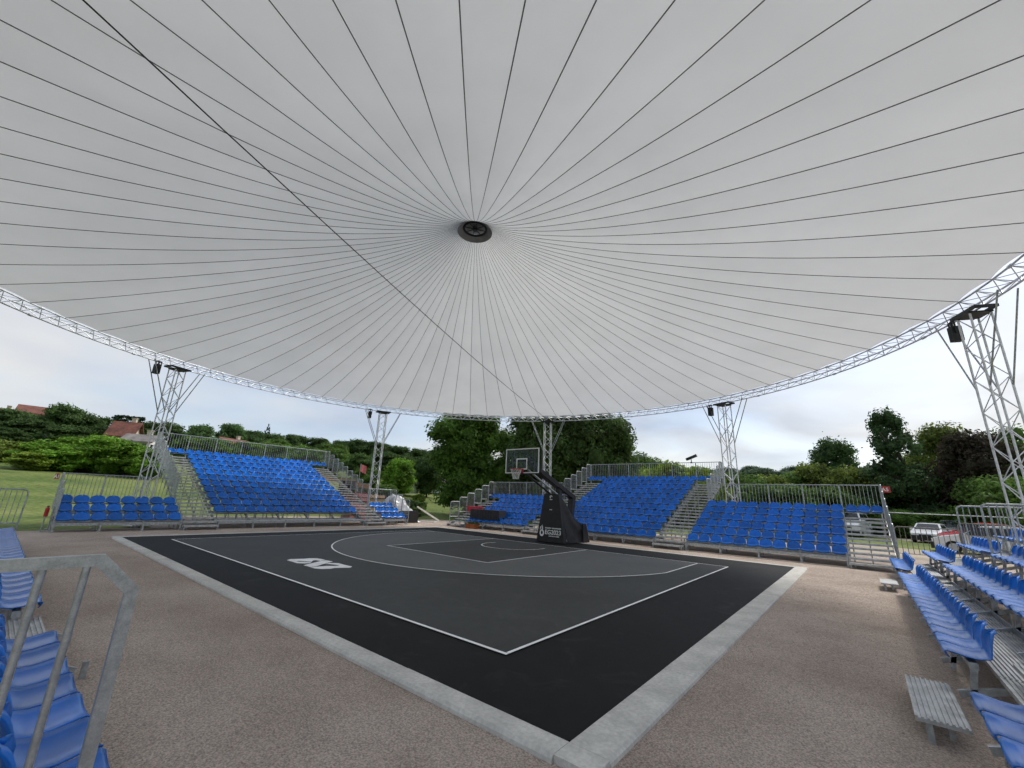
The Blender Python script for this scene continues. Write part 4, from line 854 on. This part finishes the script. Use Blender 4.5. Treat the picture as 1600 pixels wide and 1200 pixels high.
tree('oak_tree', 'dark lower tree closing the gap behind the six-row block', -15.4, 24.0, 9.5, 8.0, 'broad', 'oak', 'dark trees behind the basket', big=(10000, 0.38), seed=25)
T('slope_tree', 'mid green tree above the tall block railing', [(-16.5,49.0,10.1,6.3),(-17.7,59.3,10.3,6)], 'broad', 'mid', 'mid green trees right of the dark trees')
T('willow_shrub', 'pale yellow-green bush behind the tall block railing', [(-5.5,25.4,5.6,4.6),(-2.7,26.4,6.1,4.8),(-0.2,27.2,5.7,4.4)], 'bush', 'light', 'pale bushes behind the tall block', 'bush')
T('orchard_tree', 'mid green tree low behind the six-row block railing', [(0.3,33.4,5.7,4.4),(1.9,35.8,5.6,4.4),(5.1,42.3,6.2,4.6),(3,30,4.2,4.5),(6,31,4.3,4.5),(9,33,4.2,4.5),(-3,33,5,4.6)], 'bush', 'mid', 'mid green trees behind the six-row block')
T('orchard_tree', 'olive green tree low behind the six-row block railing', [(3.5,39.1,5.8,4.4),(7.3,42.5,7.2,5.0),(10.9,42.6,6.9,4.4)], 'broad', 'olive', 'olive trees behind the six-row block')
T('far_wood_tree', 'hazy tree on the distant wooded hill above the six-row block', [(-60+8.5*k, 205+6*math.sin(k*1.7), 20.5+1.2*math.sin(k*2.1), 11.5) for k in range(11)]+[(-64+9*k, 180, 17.5+math.sin(k*3), 12) for k in range(10)], 'broad', 'far', 'trees on the distant wooded hill')
# right side
tree('lime_tree', 'round dark tree standing alone behind the six-row block', 8.8, 59.6, 12.5, 7.2, 'broad', 'round', big=(12000, 0.38), seed=61)
tree('poplar_tree', 'tall dark poplar bent by the wind above the end stairway', 14.9, 39.5, 11.8, 9.2, 'poplar', 'poplar', big=(14000, 0.34), seed=62)
tree('ash_tree', 'loose light green tree right of the bent poplar', 18.2, 45.5, 11.4, 7.2, 'broad', 'olive', big=(12000, 0.34), seed=63)
tree('copper_beech', 'dark purple copper beech behind the tower by the cars', 19.6, 38.0, 9.3, 7.0, 'broad', 'copper', big=(16000, 0.32), seed=64)
tree('ash_tree', 'mid green tree top behind the copper beech', 23.4, 48.6, 11.3, 5.6, 'broad', 'mid', big=(8000, 0.36), seed=65)
tree('ash_tree', 'olive green tree at the right picture edge', 24.6, 41.0, 9.8, 5.0, 'broad', 'olive', big=(8000, 0.34), seed=66)
tree('spreading_tree', 'low spreading green tree in front of the copper beech', 19.4, 33.8, 5.2, 6.4, 'bush', 'mid', big=(10000, 0.3), seed=67)
T('hedge_shrub', 'clipped green shrub behind the parked cars', [(12.0,36.2,2.4,3.2),(14.0,36.0,2.4,3.4),(16.2,36.2,2.4,3.4),(22,34,2.6,4),(25,32,2.8,4)], 'bush', 'mid', 'shrubs behind the parked cars', 'shrub')
T('hedge_shrub', 'dark green bush filling the gap under the bent poplar', [(11.2,39.5,3.8,4),(13,41.5,4.6,5),(17,41,4.4,5),(21.5,38.5,4.2,5),(8.0,37.5,3.4,4)], 'bush', 'dark', 'bushes under the bent poplar', 'shrub')
T('understory_shrub', 'dark shrub under the big trees behind the basket', [(-16.0,17.5,3.2,4.2),(-12.6,20.5,3.4,4.4),(-9.4,17.4,3.0,3.6),(-20.5,18.5,3.0,4.2),(-6.0,24.5,3.6,4.4)], 'bush', 'oak', 'shrubs under the big trees', 'shrub')
t = thing('stone_plate', 'flat pale slab lying on the gravel near the white tarpaulin', 'slab', (-13.9, 5.6, -0.04), R(25))
b = MB(); b.prism([(-0.6, -0.2), (0.6, -0.24), (0.63, 0.2), (-0.58, 0.23)], 0, 0.06); b.build('plate', wallw, t)
# loose stones on the gravel near the court
b = MB(); rn = random.Random(9)
for k in range(9000):
    x, y = rn.uniform(-8, 11.3), rn.uniform(-14.4, 3.5)
    if -9.6 < x < 9.6 and -12.6 < y: x = rn.uniform(9.42, 11.4); y = rn.uniform(-14, 3)
    r_ = rn.uniform(0.003, 0.008)*(2.0 if rn.random() < 0.02 else 1); c = Vector((x, y, -0.039)); a = rn.uniform(0, 6.28)
    v_ = [c+Vector((r_*rn.uniform(.7, 1.3)*math.cos(a+i*1.571), r_*rn.uniform(.7, 1.3)*math.sin(a+i*1.571), 0)) for i in range(4)]+[c+Vector((0, 0, r_*rn.uniform(.6, 1.1)))]
    b.add(v_, [(0, 1, 4), (1, 2, 4), (2, 3, 4), (3, 0, 4)])
o = b.build('loose_gravel', mat('stone', (0.28, 0.235, 0.2), 0.9, 0, 0, 30, c2=(0.5, 0.43, 0.37), coord='Position')); o['kind'] = 'stuff'; o['label'] = 'loose small stones scattered over the gravel round the court'; o['category'] = 'gravel'
